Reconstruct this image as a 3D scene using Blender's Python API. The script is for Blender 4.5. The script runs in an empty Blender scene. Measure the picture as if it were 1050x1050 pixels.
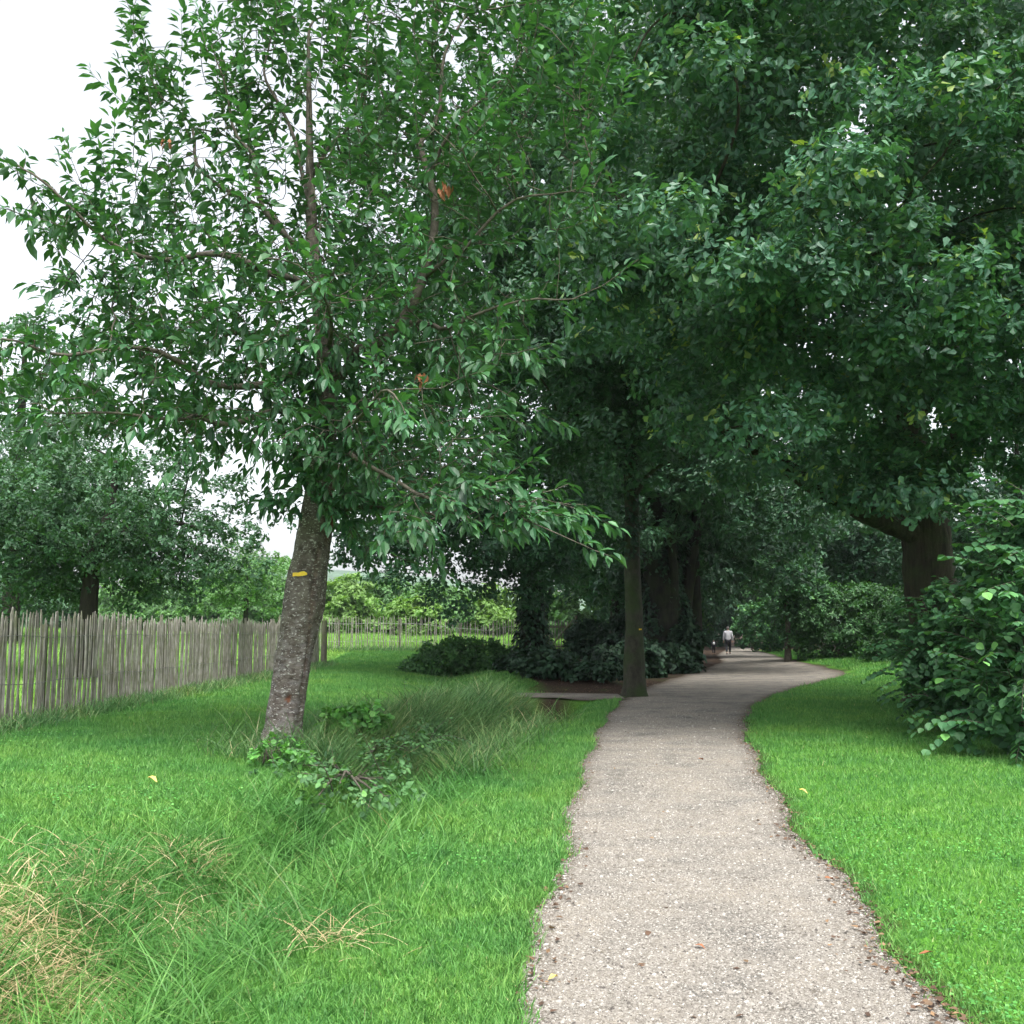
import bpy, math, random
import numpy as np
from mathutils import Vector, noise as mnoise

random.seed(7)
R = np.random.default_rng(7)
scene = bpy.context.scene
COL = scene.collection
PI = math.pi

# ------------------------------------------------------------------ camera
CAM_Z = 1.55
F = 1050.0
PITCH = math.atan(120.0 / F)
CA, SA = math.cos(PITCH), math.sin(PITCH)
cam_data = bpy.data.cameras.new("camera")
cam = bpy.data.objects.new("camera", cam_data)
COL.objects.link(cam)
cam.location = (0, 0, CAM_Z)
cam.rotation_euler = (PI / 2 + PITCH, 0, 0)
cam_data.sensor_width = 36.0
cam_data.lens = 36.0
cam_data.clip_start = 0.05
cam_data.clip_end = 5000
scene.camera = cam


def ray(px, py):
    xc = (px - 525.0) / F
    yc = (525.0 - py) / F
    Y = CA - SA * yc
    return xc / Y, (SA + CA * yc) / Y


def P(px, py, d):
    a, b = ray(px, py)
    return np.array([a * d, d, CAM_Z + b * d])


def sstep(a, b, t):
    u = np.clip((np.asarray(t, float) - a) / (b - a), 0, 1)
    return u * u * (3 - 2 * u)


# ------------------------------------------------------------------ terrain
DITCH_Y = [1.0, 4.6, 7.9, 12.0, 16.0, 19.0, 22.5]
DITCH_X = [-2.7, -1.95, -1.5, -1.15, -0.4, 0.4, 0.88]


def terrain(x, y):
    x = np.asarray(x, float); y = np.asarray(y, float)
    left = 0.28 * sstep(0.9, 4.6, -x)
    m = 1 - sstep(3.2, 5.5, x)
    far = 0.36 * sstep(34, 45, y) * m
    bank = 0.36 * sstep(25.2, 28.5, y) * sstep(-2.5, 0.2, x) * (1 - sstep(2.2, 3.4, x))
    z = np.maximum(left + far, bank + far * 0.45)
    z = z + 0.0105 * np.clip(y - 46, 0, 120) * m
    z = z + 0.045 * np.clip(-x - 8, 0, 25) * (1 - sstep(40, 90, y))
    dx = np.interp(y, DITCH_Y, DITCH_X)
    z = z - (0.32 + .2 * sstep(15, 22, y)) * np.exp(-((x - dx) / (.45 + .2 * sstep(16, 19, y))) ** 2) * sstep(0, 4, y) * (1 - sstep(22.75, 23.15, y))
    z = z + 0.26 * np.exp(-((x - dx + 0.95) / 0.6) ** 2) * sstep(12, 15.5, y) * (1 - sstep(20.5, 22.6, y))
    z = z + 0.012 * np.sin(1.3 * x + 0.7 * y) * np.sin(0.9 * y - 0.5 * x) * (1 - sstep(-1.2, -0.2, x))
    z = z + 0.35 * sstep(9, 16, x) * (1 - sstep(45, 60, y)) * sstep(8, 20, y)
    return z


def tz(x, y):
    return float(terrain(x, y))


def gnd(px, py):
    a, b = ray(px, py)
    d = 1.0
    z = 0.0
    d0 = 0.5
    while d0 < 400:
        if CAM_Z + b * d0 <= tz(a * d0, d0):
            lo, hi = d0 / 1.03, d0
            for _ in range(25):
                m = 0.5 * (lo + hi)
                if CAM_Z + b * m <= tz(a * m, m): hi = m
                else: lo = m
            d = hi
            return np.array([a * d, d, tz(a * d, d)])
        d0 *= 1.03
    return np.array([a * 400, 400, tz(a * 400, 400)])


# path edges (pixel rows -> world)
_rows = [(1050, 519, 1000), (1001, 538, 940), (960, 550, 903), (907, 565, 867), (855, 577, 820), (802, 590, 788),
         (750, 611, 763), (728, 626, 770), (716, 640, 786), (706, 660, 815), (698, 682, 848), (692, 694, 880), (688, 706, 868),
         (683, 716, 848), (677, 727, 822), (672, 735, 796), (668, 741, 780), (665, 748, 770)]
PE = []
for py, l, r in _rows:
    a = gnd(l, py); b = gnd(r, py)
    PE.append((0.5 * (a[1] + b[1]), a[0], b[0]))
PE = [(-4.0, PE[0][1] - 0.35, PE[0][2] - 0.3)] + PE + [(PE[-1][0] + 25, PE[-1][1] + 3.0, PE[-1][2] + 3.0)]
PY = np.array([p[0] for p in PE]); PL = np.array([p[1] for p in PE]); PR = np.array([p[2] for p in PE])


def wob(y, s):
    return 0.045 * np.sin(1.9 * y + s) + 0.018 * np.sin(6.1 * y + 2 * s) + 0.008 * np.sin(15 * y + s)


def path_l(y): return np.interp(y, PY, PL) + wob(np.asarray(y, float), 0.4)
def path_r(y): return np.interp(y, PY, PR) + wob(np.asarray(y, float), 2.1)


# ------------------------------------------------------------------ mesh helpers
def build(name, verts, faces, mat, parent=None, attrs=None, smooth=False, loc=None, kind=None):
    """faces: list of int arrays (n,k)"""
    verts = np.ascontiguousarray(verts, dtype=np.float32)
    if isinstance(faces, np.ndarray): faces = [faces]
    faces = [np.asarray(f, dtype=np.int32) for f in faces if len(f)]
    me = bpy.data.meshes.new(name)
    me.vertices.add(len(verts)); me.vertices.foreach_set("co", verts.ravel())
    li = np.concatenate([f.ravel() for f in faces])
    tot = np.concatenate([np.full(len(f), f.shape[1], np.int32) for f in faces])
    st = np.concatenate([[0], np.cumsum(tot)[:-1]]).astype(np.int32)
    me.loops.add(len(li)); me.loops.foreach_set("vertex_index", li)
    me.polygons.add(len(tot)); me.polygons.foreach_set("loop_start", st)
    me.polygons.foreach_set("loop_total", tot)
    me.polygons.foreach_set("use_smooth", np.full(len(tot), bool(smooth)))
    if attrs:
        for k, v in attrs.items():
            at = me.attributes.new(k, 'FLOAT', 'POINT')
            at.data.foreach_set("value", np.ascontiguousarray(v, dtype=np.float32))
    me.update(calc_edges=True)
    mats = mat if isinstance(mat, (list, tuple)) else [mat]
    for m in mats: me.materials.append(m)
    o = bpy.data.objects.new(name, me)
    COL.objects.link(o)
    if parent is not None: o.parent = parent
    if loc is not None: o.location = loc
    if kind: o["kind"] = kind
    return o


def thing(name, label, cat, loc, group=None, rotz=0.0):
    o = bpy.data.objects.new(name, None); COL.objects.link(o)
    o.location = [float(v) for v in loc]; o.rotation_euler = (0, 0, rotz)
    o.empty_display_size = 0.3
    o["label"] = label; o["category"] = cat
    if group: o["group"] = group
    return o


def tag(o, label, cat, group=None):
    o["label"] = label; o["category"] = cat
    if group: o["group"] = group
    return o


def dup(root, loc, rotz, scale, label, group=None):
    r = root.copy(); COL.objects.link(r)
    r.location = [float(v) for v in loc]; r.rotation_euler = (0, 0, rotz)
    r.scale = scale if isinstance(scale, tuple) else (scale,) * 3
    r["label"] = label
    if group: r["group"] = group
    for ch in list(root.children):
        c = ch.copy(); COL.objects.link(c); c.parent = r
        for g in list(ch.children):
            d = g.copy(); COL.objects.link(d); d.parent = c
    return r


def norm(v):
    v = np.asarray(v, float)
    return v / np.maximum(np.linalg.norm(v, axis=-1, keepdims=True), 1e-9)


def tube(pts, rad, sides=6, cap=True):
    pts = np.asarray(pts, float); rad = np.asarray(rad, float)
    n = len(pts)
    t = norm(np.gradient(pts, axis=0))
    u = np.cross(t[0], [0.31, 0.95, 0.05]); u = u / np.linalg.norm(u)
    ang = np.linspace(0, 2 * PI, sides, endpoint=False)
    V = []
    for i in range(n):
        u = u - t[i] * np.dot(u, t[i]); u = u / max(np.linalg.norm(u), 1e-9)
        w = np.cross(t[i], u)
        V.append(pts[i] + rad[i] * (np.cos(ang)[:, None] * u + np.sin(ang)[:, None] * w))
    V = np.concatenate(V)
    k = np.arange(sides); k2 = (k + 1) % sides
    Fq = np.concatenate([np.stack([i * sides + k, i * sides + k2, (i + 1) * sides + k2, (i + 1) * sides + k], 1) for i in range(n - 1)])
    if cap:
        V = np.concatenate([V, pts[:1], pts[-1:]])
        c0, c1 = n * sides, n * sides + 1
        T = np.concatenate([np.stack([np.full(sides, c0), k2, k], 1), np.stack([np.full(sides, c1), (n - 1) * sides + k, (n - 1) * sides + k2], 1)])
        return V, Fq, T
    return V, Fq, np.zeros((0, 3), int)


class MB:
    def __init__(s): s.v = []; s.q = []; s.t = []; s.n = 0
    def add(s, V, Q=None, T=None):
        s.v.append(V)
        if Q is not None and len(Q): s.q.append(np.asarray(Q) + s.n)
        if T is not None and len(T): s.t.append(np.asarray(T) + s.n)
        s.n += len(V)
    def tube(s, pts, rad, sides=6): s.add(*tube(pts, rad, sides))
    def box(s, c, sz, rot=0.0, lean=(0, 0)):
        x, y, z = [0.5 * k for k in sz]
        V = np.array([[-x, -y, -z], [x, -y, -z], [x, y, -z], [-x, y, -z], [-x, -y, z], [x, -y, z], [x, y, z], [-x, y, z]])
        V[:, 0] += lean[0] * V[:, 2]; V[:, 1] += lean[1] * V[:, 2]
        cs, sn = math.cos(rot), math.sin(rot)
        V = np.stack([V[:, 0] * cs - V[:, 1] * sn, V[:, 0] * sn + V[:, 1] * cs, V[:, 2]], 1) + np.asarray(c)
        s.add(V, np.array([[0, 3, 2, 1], [4, 5, 6, 7], [0, 1, 5, 4], [1, 2, 6, 5], [2, 3, 7, 6], [3, 0, 4, 7]]))
    def build(s, name, mat, parent=None, **k):
        fs = []
        if s.q: fs.append(np.concatenate(s.q))
        if s.t: fs.append(np.concatenate(s.t))
        return build(name, np.concatenate(s.v), fs, mat, parent, **k)


# leaf templates: x across, y along, z normal
def T_cherry():
    V = np.array([[0, 0, 0], [-.17, .25, .05], [-.205, .55, .035], [0, 1, -.16], [.205, .55, .035], [.17, .25, .05], [0, .28, -.01], [0, .65, -.05]], float)
    return V, [np.array([[1, 6, 7, 2], [6, 5, 4, 7]]), np.array([[0, 6, 1], [0, 5, 6], [2, 7, 3], [7, 4, 3]])]
def T_oak():
    V = np.array([[0, 0, 0], [-.19, .42, .04], [-.32, .76, .05], [0, 1.03, -.05], [.32, .76, .05], [.19, .42, .04], [0, .55, -.03]], float)
    return V, [np.array([[0, 6, 1], [1, 6, 2], [2, 6, 3], [3, 6, 4], [4, 6, 5], [5, 6, 0]])]
def T_round():
    V = np.array([[0, 0, 0], [-.32, .12, .04], [-.46, .48, .05], [-.26, .84, .0], [0, 1.06, -.1], [.26, .84, .0], [.46, .48, .05], [.32, .12, .04], [0, .5, -.04]], float)
    return V, [np.array([[0, 8, 1], [1, 8, 2], [2, 8, 3], [3, 8, 4], [4, 8, 5], [5, 8, 6], [6, 8, 7], [7, 8, 0]])]
def T_simple():
    V = np.array([[0, 0, 0], [-.3, .45, .06], [0, 1, -.1], [.3, .45, .06]], float)
    return V, [np.array([[0, 2, 1], [0, 3, 2]])]


def leaves(name, Ps, dirs, nors, size, template, rnd, mat, parent=None, tint=None, kind=None, wscale=None):
    V0, F0 = template
    m = len(V0); n = len(Ps)
    y = norm(dirs)
    z = nors - y * np.sum(nors * y, 1, keepdims=True); z = norm(z)
    x = np.cross(y, z)
    s = np.asarray(size).reshape(-1, 1, 1)
    w = 1.0 if wscale is None else np.asarray(wscale).reshape(-1, 1, 1)
    V = Ps[:, None, :] + s * (w * V0[None, :, 0:1] * x[:, None, :] + V0[None, :, 1:2] * y[:, None, :] + V0[None, :, 2:3] * z[:, None, :])
    off = (np.arange(n) * m)
    Fs = [(f[None] + off[:, None, None]).reshape(-1, f.shape[1]) for f in F0]
    at = {"rnd": np.repeat(rnd, m)}
    if tint is not None: at["tint"] = np.repeat(tint, m)
    return build(name, V.reshape(-1, 3), Fs, mat, parent, at, kind=kind)


# ------------------------------------------------------------------ materials
def newmat(name):
    m = bpy.data.materials.new(name); m.use_nodes = True
    nt = m.node_tree
    for n in list(nt.nodes): nt.nodes.remove(n)
    out = nt.nodes.new("ShaderNodeOutputMaterial")
    return m, nt, out


def nd(nt, t, **kw):
    n = nt.nodes.new(t)
    for k, v in kw.items():
        if k in n.inputs: n.inputs[k].default_value = v
        else: setattr(n, k, v)
    return n


def ramp(nt, src, stops, interp='LINEAR'):
    r = nt.nodes.new("ShaderNodeValToRGB"); r.color_ramp.interpolation = interp
    e = r.color_ramp.elements
    while len(e) < len(stops): e.new(0.5)
    for el, (p, c) in zip(e, stops):
        el.position = p; el.color = (*c, 1) if len(c) == 3 else c
    nt.links.new(src, r.inputs[0])
    return r


def mixc(nt, fac, a, b, blend='MIX'):
    m = nt.nodes.new("ShaderNodeMix"); m.data_type = 'RGBA'; m.blend_type = blend
    for sock, v in ((m.inputs[0], fac), (m.inputs[6], a), (m.inputs[7], b)):
        if isinstance(v, (int, float)): sock.default_value = v
        elif isinstance(v, tuple): sock.default_value = (*v, 1)
        else: nt.links.new(v, sock)
    return m.outputs[2]


def leaf_mat(name, dark, mid, light, odd=None, odd_at=0.985, rough=0.42, transl=0.28, spec=0.5):
    m, nt, out = newmat(name)
    a = nd(nt, "ShaderNodeAttribute", attribute_name="rnd")
    r = ramp(nt, a.outputs["Fac"], [(0.0, dark), (0.5, mid), (0.93 if odd else 1.0, light)] + ([(odd_at, odd)] if odd else []))
    t = nd(nt, "ShaderNodeAttribute", attribute_name="tint")
    mul = nd(nt, "ShaderNodeMath", operation='MULTIPLY_ADD'); nt.links.new(t.outputs["Fac"], mul.inputs[0])
    mul.inputs[1].default_value = 0.75; mul.inputs[2].default_value = 0.63
    hs = nd(nt, "ShaderNodeHueSaturation"); nt.links.new(r.outputs[0], hs.inputs["Color"]); nt.links.new(mul.outputs[0], hs.inputs["Value"])
    geo = nd(nt, "ShaderNodeNewGeometry")
    under = mixc(nt, geo.outputs["Backfacing"], hs.outputs[0], mixc(nt, 0.16, hs.outputs[0], (0.14, 0.20, 0.12)))
    p = nd(nt, "ShaderNodeBsdfPrincipled", Roughness=rough); p.inputs["Specular IOR Level"].default_value = spec
    nt.links.new(under, p.inputs["Base Color"])
    tr = nd(nt, "ShaderNodeBsdfTranslucent")
    tc = mixc(nt, 1.0, hs.outputs[0], (1.5, 1.6, 0.5), 'MULTIPLY'); nt.links.new(tc, tr.inputs["Color"])
    mx = nd(nt, "ShaderNodeMixShader"); mx.inputs[0].default_value = transl
    nt.links.new(p.outputs[0], mx.inputs[1]); nt.links.new(tr.outputs[0], mx.inputs[2])
    nt.links.new(mx.outputs[0], out.inputs[0])
    return m


def bark_mat(name, c1, c2, moss=(0.05, 0.09, 0.025), moss_amt=0.35, scale=(14, 14, 2.2), bump=0.8, dist=0.03):
    m, nt, out = newmat(name)
    tc = nd(nt, "ShaderNodeTexCoord")
    mp = nd(nt, "ShaderNodeMapping"); mp.inputs["Scale"].default_value = scale; nt.links.new(tc.outputs["Object"], mp.inputs[0])
    n1 = nd(nt, "ShaderNodeTexNoise", Scale=1.0, Detail=6.0, Roughness=0.65); nt.links.new(mp.outputs[0], n1.inputs["Vector"])
    n2 = nd(nt, "ShaderNodeTexNoise", Scale=2.3, Detail=4.0); nt.links.new(tc.outputs["Object"], n2.inputs["Vector"])
    n3 = nd(nt, "ShaderNodeTexNoise", Scale=40.0, Detail=3.0); nt.links.new(tc.outputs["Object"], n3.inputs["Vector"])
    r = ramp(nt, n1.outputs[0], [(0.3, c1), (0.7, c2)])
    mo = ramp(nt, n2.outputs[0], [(0.42, (0, 0, 0)), (0.68, (moss_amt,) * 3)])
    c = mixc(nt, mo.outputs[0], r.outputs[0], moss)
    c = mixc(nt, 0.35, c, ramp(nt, n3.outputs[0], [(0.3, (0.3, 0.3, 0.3)), (0.7, (1.1, 1.1, 1.1))]).outputs[0], 'MULTIPLY')
    p = nd(nt, "ShaderNodeBsdfPrincipled", Roughness=0.9); p.inputs["Specular IOR Level"].default_value = 0.2
    nt.links.new(c, p.inputs["Base Color"])
    b = nd(nt, "ShaderNodeBump", Strength=bump, Distance=dist); nt.links.new(n1.outputs[0], b.inputs["Height"])
    nt.links.new(b.outputs[0], p.inputs["Normal"])
    nt.links.new(p.outputs[0], out.inputs[0])
    return m


def flat_mat(name, c, rough=0.8, noise=0.25, nscale=30.0, metallic=0.0):
    m, nt, out = newmat(name)
    tc = nd(nt, "ShaderNodeTexCoord")
    n = nd(nt, "ShaderNodeTexNoise", Scale=nscale, Detail=4.0); nt.links.new(tc.outputs["Object"], n.inputs["Vector"])
    lo = tuple(max(0, k * (1 - noise)) for k in c); hi = tuple(k * (1 + noise) for k in c)
    r = ramp(nt, n.outputs[0], [(0.3, lo), (0.7, hi)])
    p = nd(nt, "ShaderNodeBsdfPrincipled", Roughness=rough, Metallic=metallic); nt.links.new(r.outputs[0], p.inputs["Base Color"])
    nt.links.new(p.outputs[0], out.inputs[0])
    return m


def grass_mat(name, stops, transl=0.35, patch=True):
    m, nt, out = newmat(name)
    a = nd(nt, "ShaderNodeAttribute", attribute_name="rnd")
    r = ramp(nt, a.outputs["Fac"], stops)
    c = r.outputs[0]
    if patch:
        g = nd(nt, "ShaderNodeNewGeometry")
        n = nd(nt, "ShaderNodeTexNoise", Scale=0.8, Detail=5.0, Roughness=0.6); nt.links.new(g.outputs["Position"], n.inputs["Vector"])
        c = mixc(nt, 1.0, c, ramp(nt, n.outputs[0], [(0.3, (0.62, 0.78, 0.85)), (0.5, (1, 1, 1)), (0.72, (1.35, 1.12, 0.95))]).outputs[0], 'MULTIPLY')
        n2 = nd(nt, "ShaderNodeTexNoise", Scale=9.0, Detail=4.0, Roughness=0.6); nt.links.new(g.outputs["Position"], n2.inputs["Vector"])
        c = mixc(nt, 1.0, c, ramp(nt, n2.outputs[0], [(0.32, (.62, .68, .7)), (0.5, (1, 1, 1)), (0.68, (1.32, 1.2, 1.25))]).outputs[0], 'MULTIPLY')
    p = nd(nt, "ShaderNodeBsdfPrincipled", Roughness=0.55); p.inputs["Specular IOR Level"].default_value = 0.35
    nt.links.new(c, p.inputs["Base Color"])
    tr = nd(nt, "ShaderNodeBsdfTranslucent"); nt.links.new(c, tr.inputs["Color"])
    mx = nd(nt, "ShaderNodeMixShader"); mx.inputs[0].default_value = transl
    nt.links.new(p.outputs[0], mx.inputs[1]); nt.links.new(tr.outputs[0], mx.inputs[2]); nt.links.new(mx.outputs[0], out.inputs[0])
    return m


M = {}
M['cherry_leaf'] = leaf_mat("cherry_leaf", (.022, .080, .036), (.037, .122, .048), (.072, .195, .066), transl=0.24, rough=0.48)
M['oak_leaf'] = leaf_mat("oak_leaf", (.035, .105, .066), (.056, .155, .09), (.09, .215, .105), odd=(.26, .36, .09), odd_at=0.995, rough=0.5, transl=0.25)
M['maple_leaf'] = leaf_mat("maple_leaf", (.022, .072, .040), (.034, .102, .052), (.055, .15, .065), rough=0.5, transl=0.2)
M['ivy_leaf'] = leaf_mat("ivy_leaf", (.012, .036, .020), (.018, .050, .025), (.03, .075, .032), rough=0.6, transl=0.1, spec=0.3)
M['orchard_leaf'] = leaf_mat("orchard_leaf", (.03, .088, .042), (.045, .12, .055), (.075, .175, .08), rough=0.5, transl=0.22)
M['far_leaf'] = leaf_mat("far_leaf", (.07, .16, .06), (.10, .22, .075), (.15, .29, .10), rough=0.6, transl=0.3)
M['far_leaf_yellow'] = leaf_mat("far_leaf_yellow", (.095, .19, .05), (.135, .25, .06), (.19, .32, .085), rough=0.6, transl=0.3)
M['hazel_leaf'] = leaf_mat("hazel_leaf", (.028, .095, .042), (.045, .14, .056), (.09, .23, .075), odd=(.16, .38, .10), odd_at=1.0, rough=0.58, transl=0.25)
M['verge_leaf'] = leaf_mat('verge_leaf', (.028, .088, .034), (.046, .13, .045), (.085, .21, .065), rough=0.55, transl=0.3)
M['bramble_leaf'] = leaf_mat("bramble_leaf", (.035, .10, .038), (.065, .17, .055), (.11, .25, .08), odd=(.16, .36, .08), odd_at=1.0, rough=0.7, transl=0.25)
M['weed_leaf'] = leaf_mat("weed_leaf", (.06, .19, .05), (.10, .28, .06), (.16, .38, .09), rough=0.5, transl=0.3)
M['oak_bark'] = bark_mat("oak_bark", (.016, .013, .010), (.085, .070, .052), moss_amt=0.4, scale=(11, 11, 1.3), bump=1.0, dist=0.06)
M['wood_bark'] = bark_mat("wood_bark", (.022, .022, .016), (.07, .068, .05), moss=(.035, .062, .018), moss_amt=0.95, scale=(9, 9, 5), bump=0.5)
M['dark_bark'] = bark_mat("dark_bark", (.010, .009, .008), (.036, .032, .027), moss_amt=0.3, scale=(10, 10, 2), bump=0.8)
M['orchard_bark'] = bark_mat("orchard_bark", (.015, .013, .012), (.04, .035, .03), moss_amt=0.1)
M['twig'] = bark_mat("twig_bark", (.05, .042, .034), (.16, .14, .115), moss_amt=0.2, scale=(10, 10, 10), bump=0.3)


def cherry_bark():
    m, nt, out = newmat("cherry_bark")
    tc = nd(nt, "ShaderNodeTexCoord")
    def mapped(s):
        mp = nd(nt, "ShaderNodeMapping"); mp.inputs["Scale"].default_value = s; nt.links.new(tc.outputs["Object"], mp.inputs[0]); return mp.outputs[0]
    n1 = nd(nt, "ShaderNodeTexNoise", Scale=1.0, Detail=7.0, Roughness=0.7); nt.links.new(mapped((10, 10, 16)), n1.inputs["Vector"])
    n2 = nd(nt, "ShaderNodeTexNoise", Scale=1.0, Detail=3.0); nt.links.new(mapped((2.0, 2.0, 1.6)), n2.inputs["Vector"])
    n3 = nd(nt, "ShaderNodeTexNoise", Scale=1.0, Detail=2.0, Roughness=0.5); nt.links.new(mapped((26, 26, 55)), n3.inputs["Vector"])
    n4 = nd(nt, "ShaderNodeTexNoise", Scale=1.0, Detail=4.0); nt.links.new(mapped((9, 9, 20)), n4.inputs["Vector"])
    base = ramp(nt, n1.outputs[0], [(0.3, (.022, .017, .014)), (0.47, (.10, .083, .072)), (0.72, (.21, .188, .168))]).outputs[0]
    # grey smooth peeling bands
    band = ramp(nt, n4.outputs[0], [(0.5, (0, 0, 0)), (0.6, (.9, .9, .9))]).outputs[0]
    at = nd(nt, "ShaderNodeAttribute", attribute_name="grey")
    bf = nd(nt, "ShaderNodeMath", operation='MULTIPLY'); nt.links.new(band, bf.inputs[0]); nt.links.new(at.outputs["Fac"], bf.inputs[1])
    c = mixc(nt, bf.outputs[0], base, mixc(nt, 0.25, base, (.36, .35, .36)))
    # pale lenticel flecks
    fl = ramp(nt, n3.outputs[0], [(0.60, (0, 0, 0)), (0.645, (.95, .95, .95))]).outputs[0]
    c = mixc(nt, fl, c, (.40, .39, .365))
    mo = ramp(nt, n2.outputs[0], [(0.48, (0, 0, 0)), (0.7, (.4, .4, .4))]).outputs[0]
    c = mixc(nt, mo, c, (.10, .095, .05))
    w = nd(nt, "ShaderNodeAttribute", attribute_name="wound")
    wc = ramp(nt, n1.outputs[0], [(0.35, (.02, .013, .01)), (0.65, (.21, .075, .035))]).outputs[0]
    c = mixc(nt, w.outputs["Fac"], c, wc)
    p = nd(nt, "ShaderNodeBsdfPrincipled", Roughness=0.85); p.inputs["Specular IOR Level"].default_value = 0.25
    nt.links.new(c, p.inputs["Base Color"])
    hsum = nd(nt, "ShaderNodeMath", operation='MULTIPLY_ADD'); nt.links.new(n3.outputs[0], hsum.inputs[0]); hsum.inputs[1].default_value = 0.4; nt.links.new(n1.outputs[0], hsum.inputs[2])
    b = nd(nt, "ShaderNodeBump", Strength=0.9, Distance=0.03); nt.links.new(hsum.outputs[0], b.inputs["Height"]); nt.links.new(b.outputs[0], p.inputs["Normal"])
    nt.links.new(p.outputs[0], out.inputs[0])
    return m
M['cherry_bark'] = cherry_bark()


def ground_mat():
    m, nt, out = newmat("ground")
    g = nd(nt, "ShaderNodeNewGeometry")
    n1 = nd(nt, "ShaderNodeTexNoise", Scale=0.7, Detail=6.0, Roughness=0.65); nt.links.new(g.outputs["Position"], n1.inputs["Vector"])
    n2 = nd(nt, "ShaderNodeTexNoise", Scale=30.0, Detail=4.0, Roughness=0.7); nt.links.new(g.outputs["Position"], n2.inputs["Vector"])
    grass = ramp(nt, n1.outputs[0], [(0.3, (.055, .16, .022)), (0.55, (.09, .24, .032)), (0.75, (.14, .29, .045))]).outputs[0]
    grass = mixc(nt, 0.8, grass, ramp(nt, n2.outputs[0], [(0.25, (.35, .4, .35)), (0.7, (1.15, 1.15, 1.05))]).outputs[0], 'MULTIPLY')
    dirt = ramp(nt, n2.outputs[0], [(0.3, (.022, .015, .011)), (0.7, (.065, .045, .032))]).outputs[0]
    a = nd(nt, "ShaderNodeAttribute", attribute_name="dirt")
    c = mixc(nt, a.outputs["Fac"], grass, dirt)
    a2 = nd(nt, "ShaderNodeAttribute", attribute_name="meadow")
    md = ramp(nt, n1.outputs[0], [(0.3, (.15, .31, .055)), (0.7, (.22, .40, .085))]).outputs[0]
    c = mixc(nt, a2.outputs["Fac"], c, md)
    p = nd(nt, "ShaderNodeBsdfPrincipled", Roughness=0.95); p.inputs["Specular IOR Level"].default_value = 0.1
    nt.links.new(c, p.inputs["Base Color"])
    b = nd(nt, "ShaderNodeBump", Strength=0.6, Distance=0.03); nt.links.new(n2.outputs[0], b.inputs["Height"]); nt.links.new(b.outputs[0], p.inputs["Normal"])
    nt.links.new(p.outputs[0], out.inputs[0])
    return m
M['ground'] = ground_mat()


def gravel_mat():
    m, nt, out = newmat("gravel_path")
    g = nd(nt, "ShaderNodeNewGeometry")
    pos = g.outputs["Position"]
    v = nd(nt, "ShaderNodeTexVoronoi", Scale=95.0); nt.links.new(pos, v.inputs["Vector"])
    v2 = nd(nt, "ShaderNodeTexVoronoi", Scale=210.0); nt.links.new(pos, v2.inputs["Vector"])
    n1 = nd(nt, "ShaderNodeTexNoise", Scale=1.4, Detail=8.0, Roughness=0.68); nt.links.new(pos, n1.inputs["Vector"])
    n2 = nd(nt, "ShaderNodeTexNoise", Scale=6.0, Detail=5.0, Roughness=0.7); nt.links.new(pos, n2.inputs["Vector"])
    sep = nd(nt, "ShaderNodeSeparateColor"); nt.links.new(v.outputs["Color"], sep.inputs[0])
    c = ramp(nt, sep.outputs[0], [(0.0, (.115, .102, .086)), (0.35, (.182, .170, .147)), (0.7, (.25, .235, .207)), (1.0, (.36, .338, .305))]).outputs[0]
    sep2 = nd(nt, "ShaderNodeSeparateColor"); nt.links.new(v2.outputs["Color"], sep2.inputs[0])
    c = mixc(nt, 0.35, c, ramp(nt, sep2.outputs[0], [(0, (.10, .09, .076)), (1, (.34, .315, .28))]).outputs[0])
    big = ramp(nt, n1.outputs[0], [(0.36, (.62, .63, .64)), (0.47, (.95, .94, .92)), (0.66, (1.22, 1.17, 1.09))]).outputs[0]
    c = mixc(nt, 1.0, c, big, 'MULTIPLY')
    mud = ramp(nt, n2.outputs[0], [(0.58, (0, 0, 0)), (0.70, (.75, .75, .75))]).outputs[0]
    c = mixc(nt, mud, c, (.085, .07, .052))
    ed = nd(nt, "ShaderNodeAttribute", attribute_name="edge")
    edn = nd(nt, "ShaderNodeMath", operation='MULTIPLY'); nt.links.new(ed.outputs["Fac"], edn.inputs[0])
    edr = ramp(nt, n2.outputs[0], [(0.25, (.45, .45, .45)), (0.6, (1, 1, 1))]).outputs[0]; nt.links.new(edr, edn.inputs[1])
    c = mixc(nt, edn.outputs[0], c, (.06, .042, .028))
    p = nd(nt, "ShaderNodeBsdfPrincipled", Roughness=0.9); p.inputs["Specular IOR Level"].default_value = 0.2
    nt.links.new(c, p.inputs["Base Color"])
    b = nd(nt, "ShaderNodeBump", Strength=0.8, Distance=0.012); nt.links.new(v.outputs["Distance"], b.inputs["Height"]); b.invert = True
    nt.links.new(b.outputs[0], p.inputs["Normal"]); nt.links.new(p.outputs[0], out.inputs[0])
    return m
M['gravel'] = gravel_mat()


def pebble_mat():
    m, nt, out = newmat("pebble")
    a = nd(nt, "ShaderNodeAttribute", attribute_name="rnd")
    r = ramp(nt, a.outputs["Fac"], [(0.0, (.065, .057, .05)), (0.3, (.165, .148, .127)), (0.7, (.250, .233, .205)), (1.0, (.42, .40, .365))])
    p = nd(nt, "ShaderNodeBsdfPrincipled", Roughness=0.85); nt.links.new(r.outputs[0], p.inputs["Base Color"]); nt.links.new(p.outputs[0], out.inputs[0])
    return m
M['pebble'] = pebble_mat()


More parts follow.
